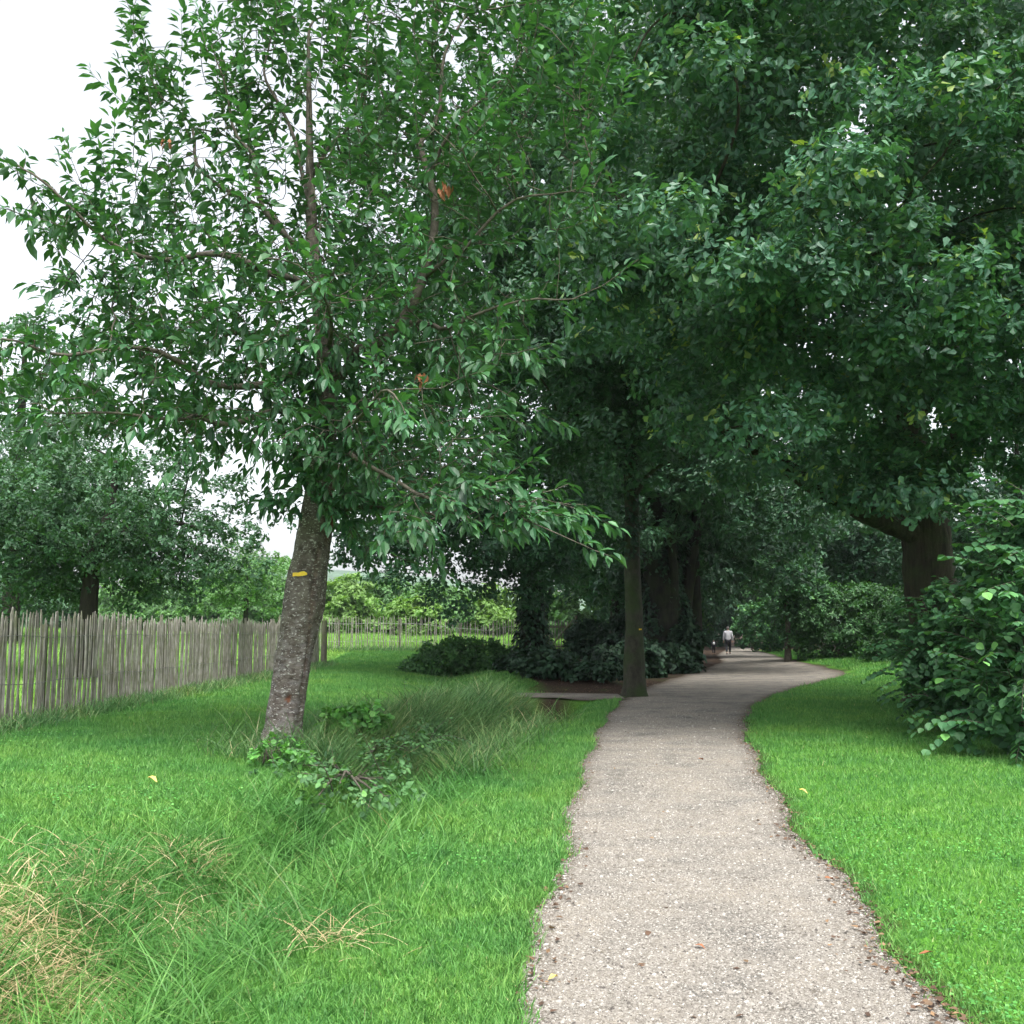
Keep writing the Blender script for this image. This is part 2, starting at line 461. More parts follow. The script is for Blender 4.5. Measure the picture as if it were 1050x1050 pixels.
def paling_mat():
    m, nt, out = newmat("weathered_paling")
    tc = nd(nt, "ShaderNodeTexCoord"); g = nd(nt, "ShaderNodeNewGeometry")
    mp = nd(nt, "ShaderNodeMapping"); mp.inputs["Scale"].default_value = (45, 45, 3.0); nt.links.new(g.outputs["Position"], mp.inputs[0])
    n1 = nd(nt, "ShaderNodeTexNoise", Scale=1.0, Detail=5.0); nt.links.new(mp.outputs[0], n1.inputs["Vector"])
    n2 = nd(nt, "ShaderNodeTexNoise", Scale=9.0, Detail=2.0); nt.links.new(g.outputs["Position"], n2.inputs["Vector"])
    c = ramp(nt, n1.outputs[0], [(0.3, (.12, .11, .094)), (0.55, (.29, .275, .245)), (0.75, (.46, .445, .41))]).outputs[0]
    c = mixc(nt, ramp(nt, n2.outputs[0], [(0.45, (0, 0, 0)), (0.7, (.65, .65, .65))]).outputs[0], c, (.13, .14, .07))
    p = nd(nt, "ShaderNodeBsdfPrincipled", Roughness=0.9); p.inputs["Specular IOR Level"].default_value = 0.2
    nt.links.new(c, p.inputs["Base Color"])
    b = nd(nt, "ShaderNodeBump", Strength=0.5, Distance=0.01); nt.links.new(n1.outputs[0], b.inputs["Height"]); nt.links.new(b.outputs[0], p.inputs["Normal"])
    nt.links.new(p.outputs[0], out.inputs[0])
    return m
M['paling'] = paling_mat()
M['post'] = bark_mat("post_wood", (.07, .065, .05), (.19, .18, .14), moss=(.10, .13, .04), moss_amt=0.6, scale=(30, 30, 3), bump=0.5, dist=0.01)
M['wire'] = flat_mat("wire_metal", (.22, .22, .22), rough=0.5, metallic=0.8)
M['paint'] = flat_mat("yellow_paint", (.75, .52, .03), rough=0.6, noise=0.12)
M['white_paint'] = flat_mat("white_tag", (.75, .75, .75), rough=0.6, noise=0.05)
M['lawn'] = grass_mat("lawn_grass", [(0, (.055, .165, .036)), (0.35, (.098, .275, .056)), (0.75, (.155, .355, .080)), (0.93, (.22, .42, .11)), (1.0, (.47, .44, .23))])
M['tall'] = grass_mat("tall_grass", [(0, (.05, .16, .03)), (0.5, (.085, .245, .045)), (0.88, (.15, .33, .08)), (1.0, (.38, .36, .17))])
M['tall_grey'] = grass_mat("ditch_grass", [(0, (.06, .155, .045)), (0.45, (.105, .235, .07)), (0.75, (.17, .30, .105)), (0.9, (.30, .33, .16)), (1.0, (.42, .38, .22))])  # greyer green than the other tall grass, with more tan blades
M['straw'] = grass_mat("straw_grass", [(0, (.36, .28, .14)), (0.6, (.56, .46, .26)), (1.0, (.72, .62, .40))], patch=False)
M['clover'] = leaf_mat("clover_leaf", (.06, .23, .05), (.09, .30, .06), (.14, .37, .09), rough=0.6, transl=0.3)
M['litter'] = leaf_mat("litter_leaf", (.04, .024, .015), (.10, .055, .032), (.20, .125, .065), rough=0.7, transl=0.05)
M['yellow_leaf'] = flat_mat("yellow_leaf", (.62, .47, .12), rough=0.6)
M['brown_leaf'] = flat_mat("brown_leaf", (.26, .10, .04), rough=0.7)
M['dark_sheet'] = flat_mat("ditch_dark_sheet", (.012, .012, .010), rough=0.12, noise=0.1)
M['hill'] = flat_mat("hill_woods", (.07, .13, .07), rough=1.0, noise=0.4, nscale=0.03)

# ------------------------------------------------------------------ ground sheet
def axis(parts):
    out = []
    for a, b, s in parts: out.append(np.arange(a, b, s))
    return np.unique(np.round(np.concatenate(out), 4))
gx = axis([(-400, -60, 20), (-60, -12, 2), (-12, -5, .5), (-5, 6, .14), (6, 20, .5), (20, 60, 2), (60, 401, 20)])
gy = axis([(-12, 2, .6), (2, 30, .18), (30, 60, .6), (60, 160, 4), (160, 901, 20)])
X, Y = np.meshgrid(gx, gy)
Z = terrain(X, Y)
inpath = sstep(-.25, -.06, -np.maximum(path_l(Y) - X, X - path_r(Y)) - 0.0) * (Y < PY[-1])
inpath = ((X > path_l(Y) + .05) & (X < path_r(Y) - .05) & (Y < PY[-1])).astype(float)
Zg = Z - 0.03 * inpath
# cross path sheet sits above ground too
nyy, nxx = X.shape
idx = np.arange(nxx * nyy).reshape(nyy, nxx)
quads = np.stack([idx[:-1, :-1], idx[:-1, 1:], idx[1:, 1:], idx[1:, :-1]], -1).reshape(-1, 4)
lb = np.interp(Y, [24, 26, 34, 45, 60, 400], [0.9, 0.5, 0.0, 0.8, 3.5, 5])   # left border of the wood floor
dirt = sstep(-.6, .6, X - lb) * sstep(24.2, 24.9, Y) * (1 - sstep(-.8, .3, X - path_r(Y)) * (1 - sstep(70, 80, Y)) * (1 - sstep(19, 26, X)))
_nz = np.zeros_like(X)
_m = (Y > 22) & (Y < 40) & (np.abs(X) < 8)
_nz[_m] = [mnoise.noise(Vector((a * 1.7, b * 1.7, 4.4))) + .6 * mnoise.noise(Vector((a * 4.7, b * 4.7, 9.4))) for a, b in zip(X[_m], Y[_m])]
dirt = np.clip(dirt * (1.02 + .25 * _nz) + (dirt > .02) * (dirt < .9) * _nz * .5, 0, 1)
dirt = np.maximum(dirt, sstep(24, 34, X) * sstep(20, 30, Y))
dirt = np.maximum(dirt, sstep(85, 95, Y) * sstep(4, 8, X))
dirt = np.maximum(dirt, np.exp(-((X - np.interp(Y, DITCH_Y, DITCH_X)) / 0.5) ** 2) * (.6 + .4 * (Y > 19)) * (Y < 23.4))
dirt = np.maximum(dirt, ((X > path_l(Y) - .12) & (X < path_r(Y) + .12) & (Y < PY[-1])) * .85)
meadow = np.maximum(sstep(42.5, 45, Y) * (1 - sstep(3, 5, X)), sstep(6.6, 7.4, -X))
build("ground", np.stack([X, Y, Zg], -1).reshape(-1, 3), quads, M['ground'], attrs={"dirt": dirt.ravel(), "meadow": meadow.ravel()}, smooth=True, kind="structure")

# gravel path sheet
ys = np.concatenate([np.arange(-4, 30, .12), np.arange(30, PY[-1], .5)])
us = np.concatenate([[0, .03, .07, .12], np.linspace(.18, .82, 12), [.88, .93, .97, 1]])
Lx, Rx = path_l(ys), path_r(ys)
XX = Lx[:, None] + (Rx - Lx)[:, None] * us[None]
YY = np.repeat(ys[:, None], len(us), 1)
crown = 0.02 * (1 - (2 * us - 1) ** 2)[None]
ZZ = terrain(XX, YY) + .004 + crown * 0.6
edge = np.maximum(1 - us * 11, 1 - (1 - us) * 11).clip(0, 1)[None] * np.ones_like(XX)
idx = np.arange(XX.size).reshape(XX.shape)
build("path", np.stack([XX, YY, ZZ], -1).reshape(-1, 3), np.stack([idx[:-1, :-1], idx[:-1, 1:], idx[1:, 1:], idx[1:, :-1]], -1).reshape(-1, 4),
      M['gravel'], attrs={"edge": edge.ravel()}, smooth=True, kind="structure")
# side path crossing the ditch to the gate
sp = [(640, 717, .42), (610, 714.5, .40), (580, 713, .38), (545, 712.5, .36), (500, 712, .34)]
xs = np.linspace(2.5, -0.3, 30)
yc = np.interp(xs, [-0.3, .6, 2.5], [24.15, 24.1, 23.6])
V = []; e = []
for x_, y_ in zip(xs, yc):
    for k, t in enumerate(np.linspace(-1, 1, 7)):
        yy = y_ + .12 + t * .95
        V.append((x_, yy, max(tz(x_, yy), -.06) + .025)); e.append(abs(t) ** 3 * .8)
idx = np.arange(len(V)).reshape(30, 7)
build("side_path", np.array(V), np.stack([idx[:-1, :-1], idx[:-1, 1:], idx[1:, 1:], idx[1:, :-1]], -1).reshape(-1, 4)[:, ::-1], M['gravel'], attrs={"edge": np.array(e)}, smooth=True, kind="structure")
# near-black smooth sheet low in the ditch, up to the side path
wv = []
for y_ in np.linspace(19.5, 23.0, 12):
    dx = np.interp(y_, DITCH_Y, DITCH_X)
    for t in (-1, 0, 1): wv.append((dx + t * .42, y_, -0.40))
idx = np.arange(36).reshape(12, 3)
build("ditch_dark_sheet", np.array(wv), np.stack([idx[:-1, :-1], idx[:-1, 1:], idx[1:, 1:], idx[1:, :-1]], -1).reshape(-1, 4), M['dark_sheet'], kind="structure")

# far hill
hx = np.linspace(-900, 700, 90); hy = np.linspace(620, 1100, 16)
HX, HY = np.meshgrid(hx, hy)
prof = 18 + 46 * np.exp(-((hx + 170) / 210) ** 2) + 30 * np.exp(-((hx + 620) / 230) ** 2) + 24 * np.exp(-((hx - 380) / 260) ** 2)
HZ = -4 + prof[None] * np.sin(np.linspace(0, PI / 2, 16))[:, None] + 2.2 * np.sin(HX * .11) * np.sin(HY * .07 + HX * .03)
idx = np.arange(HX.size).reshape(HX.shape)
build("hill", np.stack([HX, HY, HZ], -1).reshape(-1, 3), np.stack([idx[:-1, :-1], idx[:-1, 1:], idx[1:, 1:], idx[1:, :-1]], -1).reshape(-1, 4), M['hill'], smooth=True, kind="structure")

# ------------------------------------------------------------------ tree growth
class Skel:
    def __init__(s): s.p = []; s.par = []; s.rmin = []
    def add(s, p, par, r=0.0): s.p.append(np.asarray(p, float)); s.par.append(par); s.rmin.append(r); return len(s.p) - 1
    def limb(s, pts, radii, step=.25, start=None, wob_=0.0):
        pts = [np.asarray(q, float) for q in pts]
        if start is None and s.p:
            start = int(np.argmin(np.linalg.norm(np.array(s.p) - pts[0], axis=1)))
            pts = [s.p[start]] + pts[1:]
        seg = [0] + list(np.cumsum([np.linalg.norm(b - a) for a, b in zip(pts[:-1], pts[1:])]))
        n = max(2, int(seg[-1] / step) + 1)
        arr = np.array(pts)
        t = np.linspace(0, seg[-1], n)
        q = np.stack([np.interp(t, seg, arr[:, k]) for k in range(3)], 1)
        for _ in range(2):
            if n > 4: q[1:-1] = .25 * q[:-2] + .5 * q[1:-1] + .25 * q[2:]
        rr = np.interp(np.linspace(0, 1, n), np.linspace(0, 1, len(radii)), radii)
        if wob_ > 0:
            for i in range(1, n):
                e = min(1, i / 4)
                q[i] += wob_ * e * np.array([mnoise.noise(Vector((q[i][0] * 1.1, q[i][2] * 1.1, k * 7.7 + q[i][1]))) for k in range(3)])
        cur = start if start is not None else -1
        first = 0 if start is None else 1
        for i in range(first, n): cur = s.add(q[i], cur, rr[i])
        return cur


def grow(sk, attr, step=.3, kill=.35, infl=6.0, iters=90, rng=R, updraft=0.0):
    A = np.array(attr); alive = np.ones(len(A), bool)
    nodes = np.array(sk.p)
    D = np.linalg.norm(A[:, None] - nodes[None], axis=2)
    near = D.argmin(1); nd_ = D.min(1)
    for it in range(iters):
        alive &= nd_ > kill
        act = np.where(alive & (nd_ < infl))[0]
        if not len(act):
            if alive.any(): infl *= 1.5; 
            if not alive.any() or infl > 60: break
            continue
        new = []
        for ni in np.unique(near[act]):
            sel = act[near[act] == ni]
            pn = sk.p[ni]
            d = norm(A[sel] - pn).sum(0)
            d = d + rng.normal(0, .25 * max(1, len(sel)) ** .5, 3) * .4
            d[2] += updraft
            L = np.linalg.norm(d)
            if L < 1e-3: d = norm(A[sel[0]] - pn)
            else: d = d / L
            new.append((pn + d * step, int(ni)))
        base = len(sk.p)
        for p_, par in new: sk.add(p_, par)
        NP = np.array([p_ for p_, _ in new])
        for c in range(0, len(A), 500):
            D = np.linalg.norm(A[c:c + 500, None] - NP[None], axis=2)
            j = D.argmin(1); dm = D.min(1)
            b = dm < nd_[c:c + 500]
            near[c:c + 500] = np.where(b, base + j, near[c:c + 500]); nd_[c:c + 500] = np.where(b, dm, nd_[c:c + 500])
        if len(sk.p) > 6000: break


def radii(sk, tip=.008, expo=.48):
    n = len(sk.p); cnt = np.zeros(n)
    has = np.zeros(n, bool)
    for i in range(n):
        if sk.par[i] >= 0: has[sk.par[i]] = True
    cnt[~has] = 1
    for i in range(n - 1, -1, -1):
        if sk.par[i] >= 0: cnt[sk.par[i]] += cnt[i]
    r = tip * cnt ** expo
    rm = np.array(sk.rmin)
    return np.where(rm > 0, rm, r), has


def skel_mesh(sk, r, mb, sides_big=10, minr=0.0, skip_first=0):
    n = len(sk.p)
    kids = [[] for _ in range(n)]
    roots = []
    for i in range(n):
        if sk.par[i] >= 0: kids[sk.par[i]].append(i)
        else: roots.append(i)
    stack = [(q, None) for q in roots]
    while stack:
        i, frm = stack.pop()
        chain = [] if frm is None else [frm]
        cur = i
        while True:
            chain.append(cur)
            ks = kids[cur]
            if not ks: break
            b = max(ks, key=lambda k: r[k])
            for k in ks:
                if k != b: stack.append((k, cur))
            cur = b
        if len(chain) < 2: continue
        rr = np.array([r[c] for c in chain])
        if frm is not None: rr[0] = min(rr[0], rr[1] * 1.15)
        if rr.max() < minr: continue
        if rr.max() > .12 and frm is None or rr.max() > .2:
            pts_ = np.array([sk.p[c] for c in chain]); seg = np.concatenate([[0], np.cumsum(np.linalg.norm(np.diff(pts_, axis=0), axis=1))])
            m_ = int(seg[-1] / .11) + 2; t_ = np.linspace(0, seg[-1], m_)
            q_ = np.stack([np.interp(t_, seg, pts_[:, k]) for k in range(3)], 1); r_ = np.interp(t_, seg, rr)
            for _ in range(3): q_[1:-1] = .25 * q_[:-2] + .5 * q_[1:-1] + .25 * q_[2:]
            V_, Q_, T_ = tube(q_, r_, 24)
            for i in range(m_):
                for j in range(24):
                    v = V_[i * 24 + j]; d = (v - q_[i]) / max(r_[i], 1e-6); hh_ = t_[i]
                    nz = .16 * mnoise.noise(Vector((d[0] * 1.1 + 3, d[1] * 1.1, hh_ * .8))) + .10 * mnoise.noise(Vector((d[0] * 3.2, d[1] * 3.2 + 7, hh_ * 1.3))) + .06 * mnoise.noise(Vector((d[0] * 7, d[1] * 7, hh_ * 4)))
                    fl = (.35 * max(0, 1 - hh_ / .6) ** 2 * (.6 + .6 * math.sin(math.atan2(d[1], d[0]) * 5 + r_[0] * 20))) if frm is None else 0
                    V_[i * 24 + j] = q_[i] + (v - q_[i]) * (1 + nz + fl)
            mb.add(V_, Q_, T_)
            continue
        sd = sides_big if rr.max() > .08 else (6 if rr.max() > .03 else 4)
        mb.tube(np.array([sk.p[c] for c in chain]), np.minimum.accumulate(np.maximum(rr, .003)) if frm is not None else rr, sd)


def in_ellipsoids(ells, n, rng, shell=.33):
    vol = np.array([e[1][0] * e[1][1] * e[1][2] for e in ells]) ** .75
    k = rng.choice(len(ells), n, p=vol / vol.sum())
    d = norm(rng.normal(size=(n, 3)))
    rad = rng.random(n) ** shell
    c = np.array([e[0] for e in ells]); s = np.array([e[1] for e in ells])
    pts = c[k] + s[k] * d * rad[:, None]
    return pts, norm(d / s[k])


def clump_leaves(C, out, n_per, cr, rng, flat=.55, droop=.35, upn=.8):
    """leaves in rosettes through the upper shell of every clump"""
    N = len(C)
    nr = max(1, n_per // 6)
    sc = rng.uniform(.6, 1.35, N) * cr
    d = norm(rng.normal(size=(N, nr, 3)) + np.array([0, 0, .35]) + .55 * out[:, None, :])
    rad = rng.random((N, nr, 1)) ** .45
    ctr = C[:, None] + d * rad * sc[:, None, None] * np.array([1, 1, flat])
    k = 6
    ax = norm(d * .7 + np.array([0, 0, .35]) + rng.normal(0, .45, d.shape))
    ctr = np.repeat(ctr.reshape(-1, 3), k, 0); ax = np.repeat(ax.reshape(-1, 3), k, 0)
    ref = norm(rng.normal(size=ax.shape))
    side = norm(np.cross(ax, ref))
    dirs = norm(side + ax * .25 + np.array([0, 0, -droop]) * rng.random((len(ax), 1)))
    nors = norm(ax * upn + np.array([0, 0, .5]) + rng.normal(0, .35, ax.shape))
    tint = np.repeat(np.clip(rng.normal(.5, .22, N), 0, 1), nr * k)
    tint = np.clip(tint + rng.normal(0, .1, len(tint)), 0, 1)
    Ps = ctr + dirs * .02 + rng.normal(0, .04 * cr, ctr.shape)
    return Ps, dirs, nors, tint


def make_tree(name, label, cat, base, trunk, tr_r, ells, nclump, n_per, leaf, clump_r, lmat, bmat, template, seed, limbs=(), group=None,
              step=.45, shell=.33, minr=0.0, trunk_name="trunk", lean_noise=.05, gaps=(), flat=.55, minz=1.0, oddf=0.0):
    rng = np.random.default_rng(seed)
    base = np.array(base, float)
    t = thing(name, label, cat, base, group)
    sk = Skel()
    sk.limb([np.asarray(q) - base for q in trunk], tr_r, step=.3)
    for pts, rr in limbs: sk.limb([np.asarray(q) - base for q in pts], rr, step=.35)
    E = [(np.asarray(c) - base, np.asarray(r, float)) for c, r in ells]
    C, out = in_ellipsoids(E, nclump, rng, shell)
    C = C + rng.normal(0, .25, C.shape)
    keep = C[:, 2] > minz
    for g, gr in gaps:
        keep &= np.linalg.norm((C - (np.asarray(g) - base)), axis=1) > gr
    C, out = C[keep], out[keep]
    grow(sk, C, step=step, kill=step * 1.2, infl=5.0, rng=rng)
    r, has = radii(sk, tip=.009)
    r = np.minimum(r, max(tr_r) * .9) if True else r
    rm = np.array(sk.rmin); r = np.where(rm > 0, rm, r)
    mb = MB(); skel_mesh(sk, r, mb, minr=max(minr, .022))
    mb.build("trunk", bmat, t, smooth=True)
    Ps, dirs, nors, tint = clump_leaves(C, out, n_per, clump_r, rng, flat=flat)
    n = len(Ps)
    rn = np.clip(rng.normal(.5, .23, n), 0, .97)
    if oddf > 0:
        ro = rng.random(n // 6) < oddf; rn[:len(ro) * 6] = np.where(np.repeat(ro, 6), 1.0, rn[:len(ro) * 6])
    leaves("crown", Ps, dirs, nors, leaf * rng.uniform(.65, 1.25, n), template, rn, lmat, t, tint)
    return t


# ------------------------------------------------------------------ CHERRY TREE
def cherry():
    rng = np.random.default_rng(21)
    base = gnd(288, 772); base[2] -= .0
    D0 = base[1]
    t = thing("cherry_tree", "leaning cherry tree with spotted grey bark and a yellow paint dash on its trunk", "tree", base)
    S = D0 / F
    # detailed lower trunk
    ctr = [(286, 778, 20.5), (288, 765, 19.5), (291, 745, 18.5), (295, 715, 18.2), (300, 680, 18.3), (306, 645, 18.8), (312, 610, 19.2), (318, 575, 18.6), (322, 545, 17.6), (326, 515, 15.5), (330, 480, 13.0), (334, 440, 11), (335, 400, 9.5), (334, 360, 8.6)]
    pts = np.array([P(a, b, D0) for a, b, _ in ctr]) - base
    rad = np.array([c for _, _, c in ctr]) * S
    tt = np.linspace(0, len(ctr) - 1, 150)
    q = np.stack([np.interp(tt, np.arange(len(ctr)), pts[:, k]) for k in range(3)], 1)
    for _ in range(6): q[1:-1] = .25 * q[:-2] + .5 * q[1:-1] + .25 * q[2:]
    rr = np.interp(tt, np.arange(len(ctr)), rad)
    ns = 56
    ang = np.linspace(0, 2 * PI, ns, endpoint=False)
    V = []; grey = []; wound = []
    top = P(322, 540, D0)[2] - base[2]
    for i in range(len(q)):
        h = q[i][2]
        for a in ang:
            d = np.array([math.cos(a), math.sin(a), 0])
            nz = mnoise.noise(Vector((d[0] * 1.6, d[1] * 1.6, h * 1.3))) * .13 + mnoise.noise(Vector((d[0] * 5, d[1] * 5, h * 5))) * .07 + mnoise.noise(Vector((d[0] * 14, d[1] * 14, h * 17))) * .03 + mnoise.noise(Vector((d[0] * 9, d[1] * 9, h * 9 + 5))) * .03
            flare = .42 * max(0, 1 - h / .38) ** 2 * (1 + .5 * math.sin(5 * a + .6))
            # crack down the right flank
            ca = math.atan2(math.sin(a - (-.75 + .25 * math.sin(h * 2.2))), math.cos(a - (-.75 + .25 * math.sin(h * 2.2))))
            crack = -.13 * math.exp(-(ca / .16) ** 2) * (1 if .7 < h < 2.4 else .25)
            # bulge at the bend on the right (z ~1.6)
            bul = .13 * math.exp(-((h - 1.65) / .22) ** 2) * max(0, math.cos(a + .2)) + .16 * math.exp(-((h - 2.75) / .2) ** 2) * max(0, math.cos(a + .5))
            # knot hole
            kh = -.16 * math.exp(-(((h - .62) / .05) ** 2 + ((math.atan2(math.sin(a + 1.3), math.cos(a + 1.3))) / .17) ** 2))
            V.append(q[i] + d * rr[i] * (1 + nz + flare + crack + bul + kh))
            grey.append(1.0 if h < 1.35 else max(0, 1 - (h - 1.35) / .4) * .8 + .12)
            w = math.exp(-(((h - 2.78) / .33) ** 2 + (math.atan2(math.sin(a + .35), math.cos(a + .35)) / .55) ** 2))
            wound.append(min(1, max(0, w * 1.8 - .3)) + (.9 if kh < -.06 else 0) + (.2 if crack < -.07 else 0))
    V = np.array(V); grey = np.array(grey) * 1.0; wound = np.clip(np.array(wound), 0, 1)
    k = np.arange(ns); k2 = (k + 1) % ns
    Q = np.concatenate([np.stack([i * ns + k, i * ns + k2, (i + 1) * ns + k2, (i + 1) * ns + k], 1) for i in range(len(q) - 1)])
    trunk = build("trunk", V, Q, M['cherry_bark'], t, {"grey": grey, "wound": wound}, smooth=True)

    # yellow blaze conforming to the trunk surface (front)
    def surf(px, py, lift):
        a, b = ray(px, py)
        h = CAM_Z + b * D0 - base[2]
        i = int(np.argmin(np.abs(q[:, 2] - h)))
        ring = V[i * ns:(i + 1) * ns]
        x = a * D0 - base[0]
        f = ring[ring[:, 1] < q[i][1]]
        f = f[np.argsort(f[:, 0])]
        y = np.interp(x, f[:, 0], f[:, 1])
        return np.array([x, y - lift, h])
    outline_t = [(304, 588.4), (307, 588.0), (310, 588.3), (313, 587.2), (316, 587.0), (319, 588.6)]
    outline_b = [(304, 592.2), (307, 591.5), (310, 592.0), (313, 591.6), (316, 591.2), (319, 590.6)]
    pv = []
    for a, b in zip(outline_t, outline_b):
        pv += [surf(a[0], a[1], .012), surf(b[0], b[1], .012), surf(a[0], a[1], -.01), surf(b[0], b[1], -.01)]
    n = len(outline_t)
    fq = []
    for i in range(n - 1):
        o = 4 * i; o2 = o + 4
        fq += [[o, o + 1, o2 + 1, o2], [o, o2, o2 + 2, o + 2], [o + 1, o + 3, o2 + 3, o2 + 1]]
    fq += [[0, 2, 3, 1], [4 * n - 4, 4 * n - 3, 4 * n - 1, 4 * n - 2]]
    bl = build("paint_blaze", np.array(pv), np.array(fq), M['paint'], trunk)
    bl["label"] = "short yellow paint dash"

    # skeleton of limbs
    sk = Skel()
    sk.limb([P(326, 515, D0) - base, P(334, 440, D0) - base, P(334, 360, D0) - base, P(322, 270, D0 + .1) - base, P(318, 200, D0 + .2) - base, P(317, 120, D0 + .2) - base, P(316, 20, D0 + .1) - base],
            [.12, .13, .105, .08, .055, .035, .015])
    def L(pts, rr): sk.limb([P(a, b, D0 + c) - base for a, b, c in pts], [q_ * .82 for q_ in rr], step=.18, wob_=.38)
    L([(333, 290, 0), (270, 262, -.5), (150, 238, -1.0), (60, 200, -1.4), (-10, 165, -1.6)], [.06, .05, .032, .02, .008])
    L([(334, 390, 0), (250, 385, -.8), (120, 376, -1.4), (-10, 368, -1.8)], [.06, .045, .03, .012])
    L([(335, 420, 0), (230, 425, -.9), (160, 440, -1.4), (60, 430, -1.8)], [.05, .04, .025, .01])
    L([(336, 455, 0), (420, 498, -1.4), (530, 520, -2.3), (598, 545, -2.6)], [.05, .03, .018, .006])
    L([(338, 520, 0), (400, 531, -.8), (445, 541, -1.4)], [.045, .03, .014])
    L([(336, 400, 0), (400, 320, -.4), (430, 275, -.5), (447, 180, -.5), (452, 110, -.4), (470, 10, -.2)], [.085, .075, .065, .045, .03, .012])
    L([(330, 330, 0), (300, 350, .8), (220, 340, 1.6), (120, 320, 2.2)], [.05, .04, .025, .01])
    L([(322, 260, 0), (260, 220, .4), (200, 160, .5), (165, 90, .5), (140, 40, .5)], [.05, .04, .028, .016, .006])
    L([(320, 250, 0), (265, 200, -.3), (222, 130, -.5), (214, 40, -.6)], [.045, .035, .022, .008])
    L([(319, 220, 0), (285, 130, .3), (272, 30, .4)], [.04, .025, .008])
    L([(318, 170, .1), (370, 110, 0), (385, 20, -.1)], [.035, .02, .008])
    L([(445, 190, -.5), (500, 110, -.8), (540, 30, -.9)], [.035, .02, .008])
    L([(430, 275, -.5), (520, 220, -1.0), (610, 180, -1.3)], [.04, .025, .008])
    L([(400, 320, -.4), (500, 330, -1.1), (590, 300, -1.6)], [.04, .025, .008])
    L([(336, 380, 0), (330, 330, -1.6), (310, 260, -2.4)], [.05, .03, .01])
    L([(336, 420, 0), (370, 430, -1.6), (400, 400, -2.6)], [.05, .03, .01])
    # crown volume, pixel ellipsoids (px, py, dd, rx, ry, rd)
    els = [(230, 250, -.5, 190, 120, 1.9), (200, 350, -.6, 200, 90, 1.9), (350, 200, 0, 140, 150, 2.0), (450, 130, -.3, 120, 140, 1.8),
           (110, 390, -1.0, 130, 70, 1.4), (250, 430, -.6, 150, 55, 1.6), (430, 350, -.6, 130, 130, 1.8), (550, 150, -1, 75, 120, 1.2),
           (480, 515, -1.7, 120, 32, .8), (430, 440, -.8, 90, 60, 1.4), (310, 60, 0, 150, 90, 1.6), (180, 130, .4, 75, 70, 1), (60, 225, -1.3, 70, 40, .7), (420, 30, 0, 90, 60, 1.4),
           (520, 20, -.4, 90, 60, 1.3), (330, 400, .8, 110, 100, 1.3), (200, 400, .8, 150, 70, 1.2), (420, 420, 1, 110, 90, 1.2), (250, 300, 1, 150, 90, 1.2), (390, 250, 1.2, 120, 110, 1.1), (330, 470, -.4, 90, 40, 1.0), (400, 560, .3, 60, 25, .8), (360, 500, -.3, 90, 35, 1.1)]
    A = []
    for e in els:
        n = int(150 * (e[3] * e[4] * e[5] / (150 * 100 * 1.6)) ** .8) + 6
        u = norm(rng.normal(size=(n, 3))) * (rng.random((n, 1)) ** .36)
        for d in u: A.append(P(e[0] + d[0] * e[3], e[1] + d[1] * e[4], D0 + e[2] + d[2] * e[5]) - base)
    A = np.array(A)
    grow(sk, A, step=.2, kill=.24, infl=2.5, rng=rng)
    r, has = radii(sk, tip=.0045, expo=.5)
    # shoots
    p = np.array(sk.p); par = np.array(sk.par)
    ctr0 = P(320, 330, D0) - base
    LP, LD, LN, LT = [], [], [], []
    mbs = MB(); skel_mesh(sk, r, mbs, sides_big=12)
    thin = np.where((r < .032))[0]
    def shoot(start, d, Ln, up):
        m = max(6, int(Ln / .026))
        pts = [start]; dd = d.copy()
        for i in range(m):
            dd = norm(dd + np.array([0, 0, up]) + rng.normal(0, .06, 3)); pts.append(pts[-1] + dd * Ln / m)
        pts = np.array(pts)
        mbs.tube(pts[::2] if m > 8 else pts, np.linspace(.006, .0025, len(pts[::2] if m > 8 else pts)), 3)
        tint = float(np.clip(rng.normal(.5, .22), 0, 1))
        ref = norm(np.cross(dd, rng.normal(size=3)))
        for i in range(1, m + 1):
            tng = norm(pts[i] - pts[i - 1])
            a = i * 2.4 + rng.normal(0, .4)
            u = norm(ref - tng * np.dot(ref, tng)); w = np.cross(tng, u)
            rd = math.cos(a) * u + math.sin(a) * w
            f = i / m
            ld = norm(rd * (1 - .5 * f) + tng * (.35 + .6 * f) + np.array([0, 0, -.22 - .45 * rng.random()]))
            ln = norm(np.array([0, 0, 1.0]) + rd * .35 + rng.normal(0, .3, 3))
            LP.append(pts[i] + ld * .02 + rng.normal(0, .02, 3)); LD.append(ld); LN.append(ln); LT.append(tint)
    for i in thin:
        if not has[i]:
            d = p[i] - p[par[i]]; out = norm(p[i] - ctr0)
            hi = sstep(-1, 3.5, p[i][2] - ctr0[2])
            d = norm(norm(d) * .6 + out * .45 + np.array([0, 0, .1 + 1.0 * hi]))
            if rng.random() < .85 - .25 * hi: shoot(p[i], d, rng.uniform(.3, .6) * (1 + 1.3 * hi), (.05 * hi + .012 * (1 - hi)))
        elif rng.random() < .95 - .62 * sstep(-.5, 2.5, p[i][2] - ctr0[2]):
            d = norm(p[i] - p[par[i]]); s = norm(np.cross(d, rng.normal(size=3)))
            shoot(p[i], norm(s + d * .6 + np.array([0, 0, .3])), rng.uniform(.14, .34), .0)
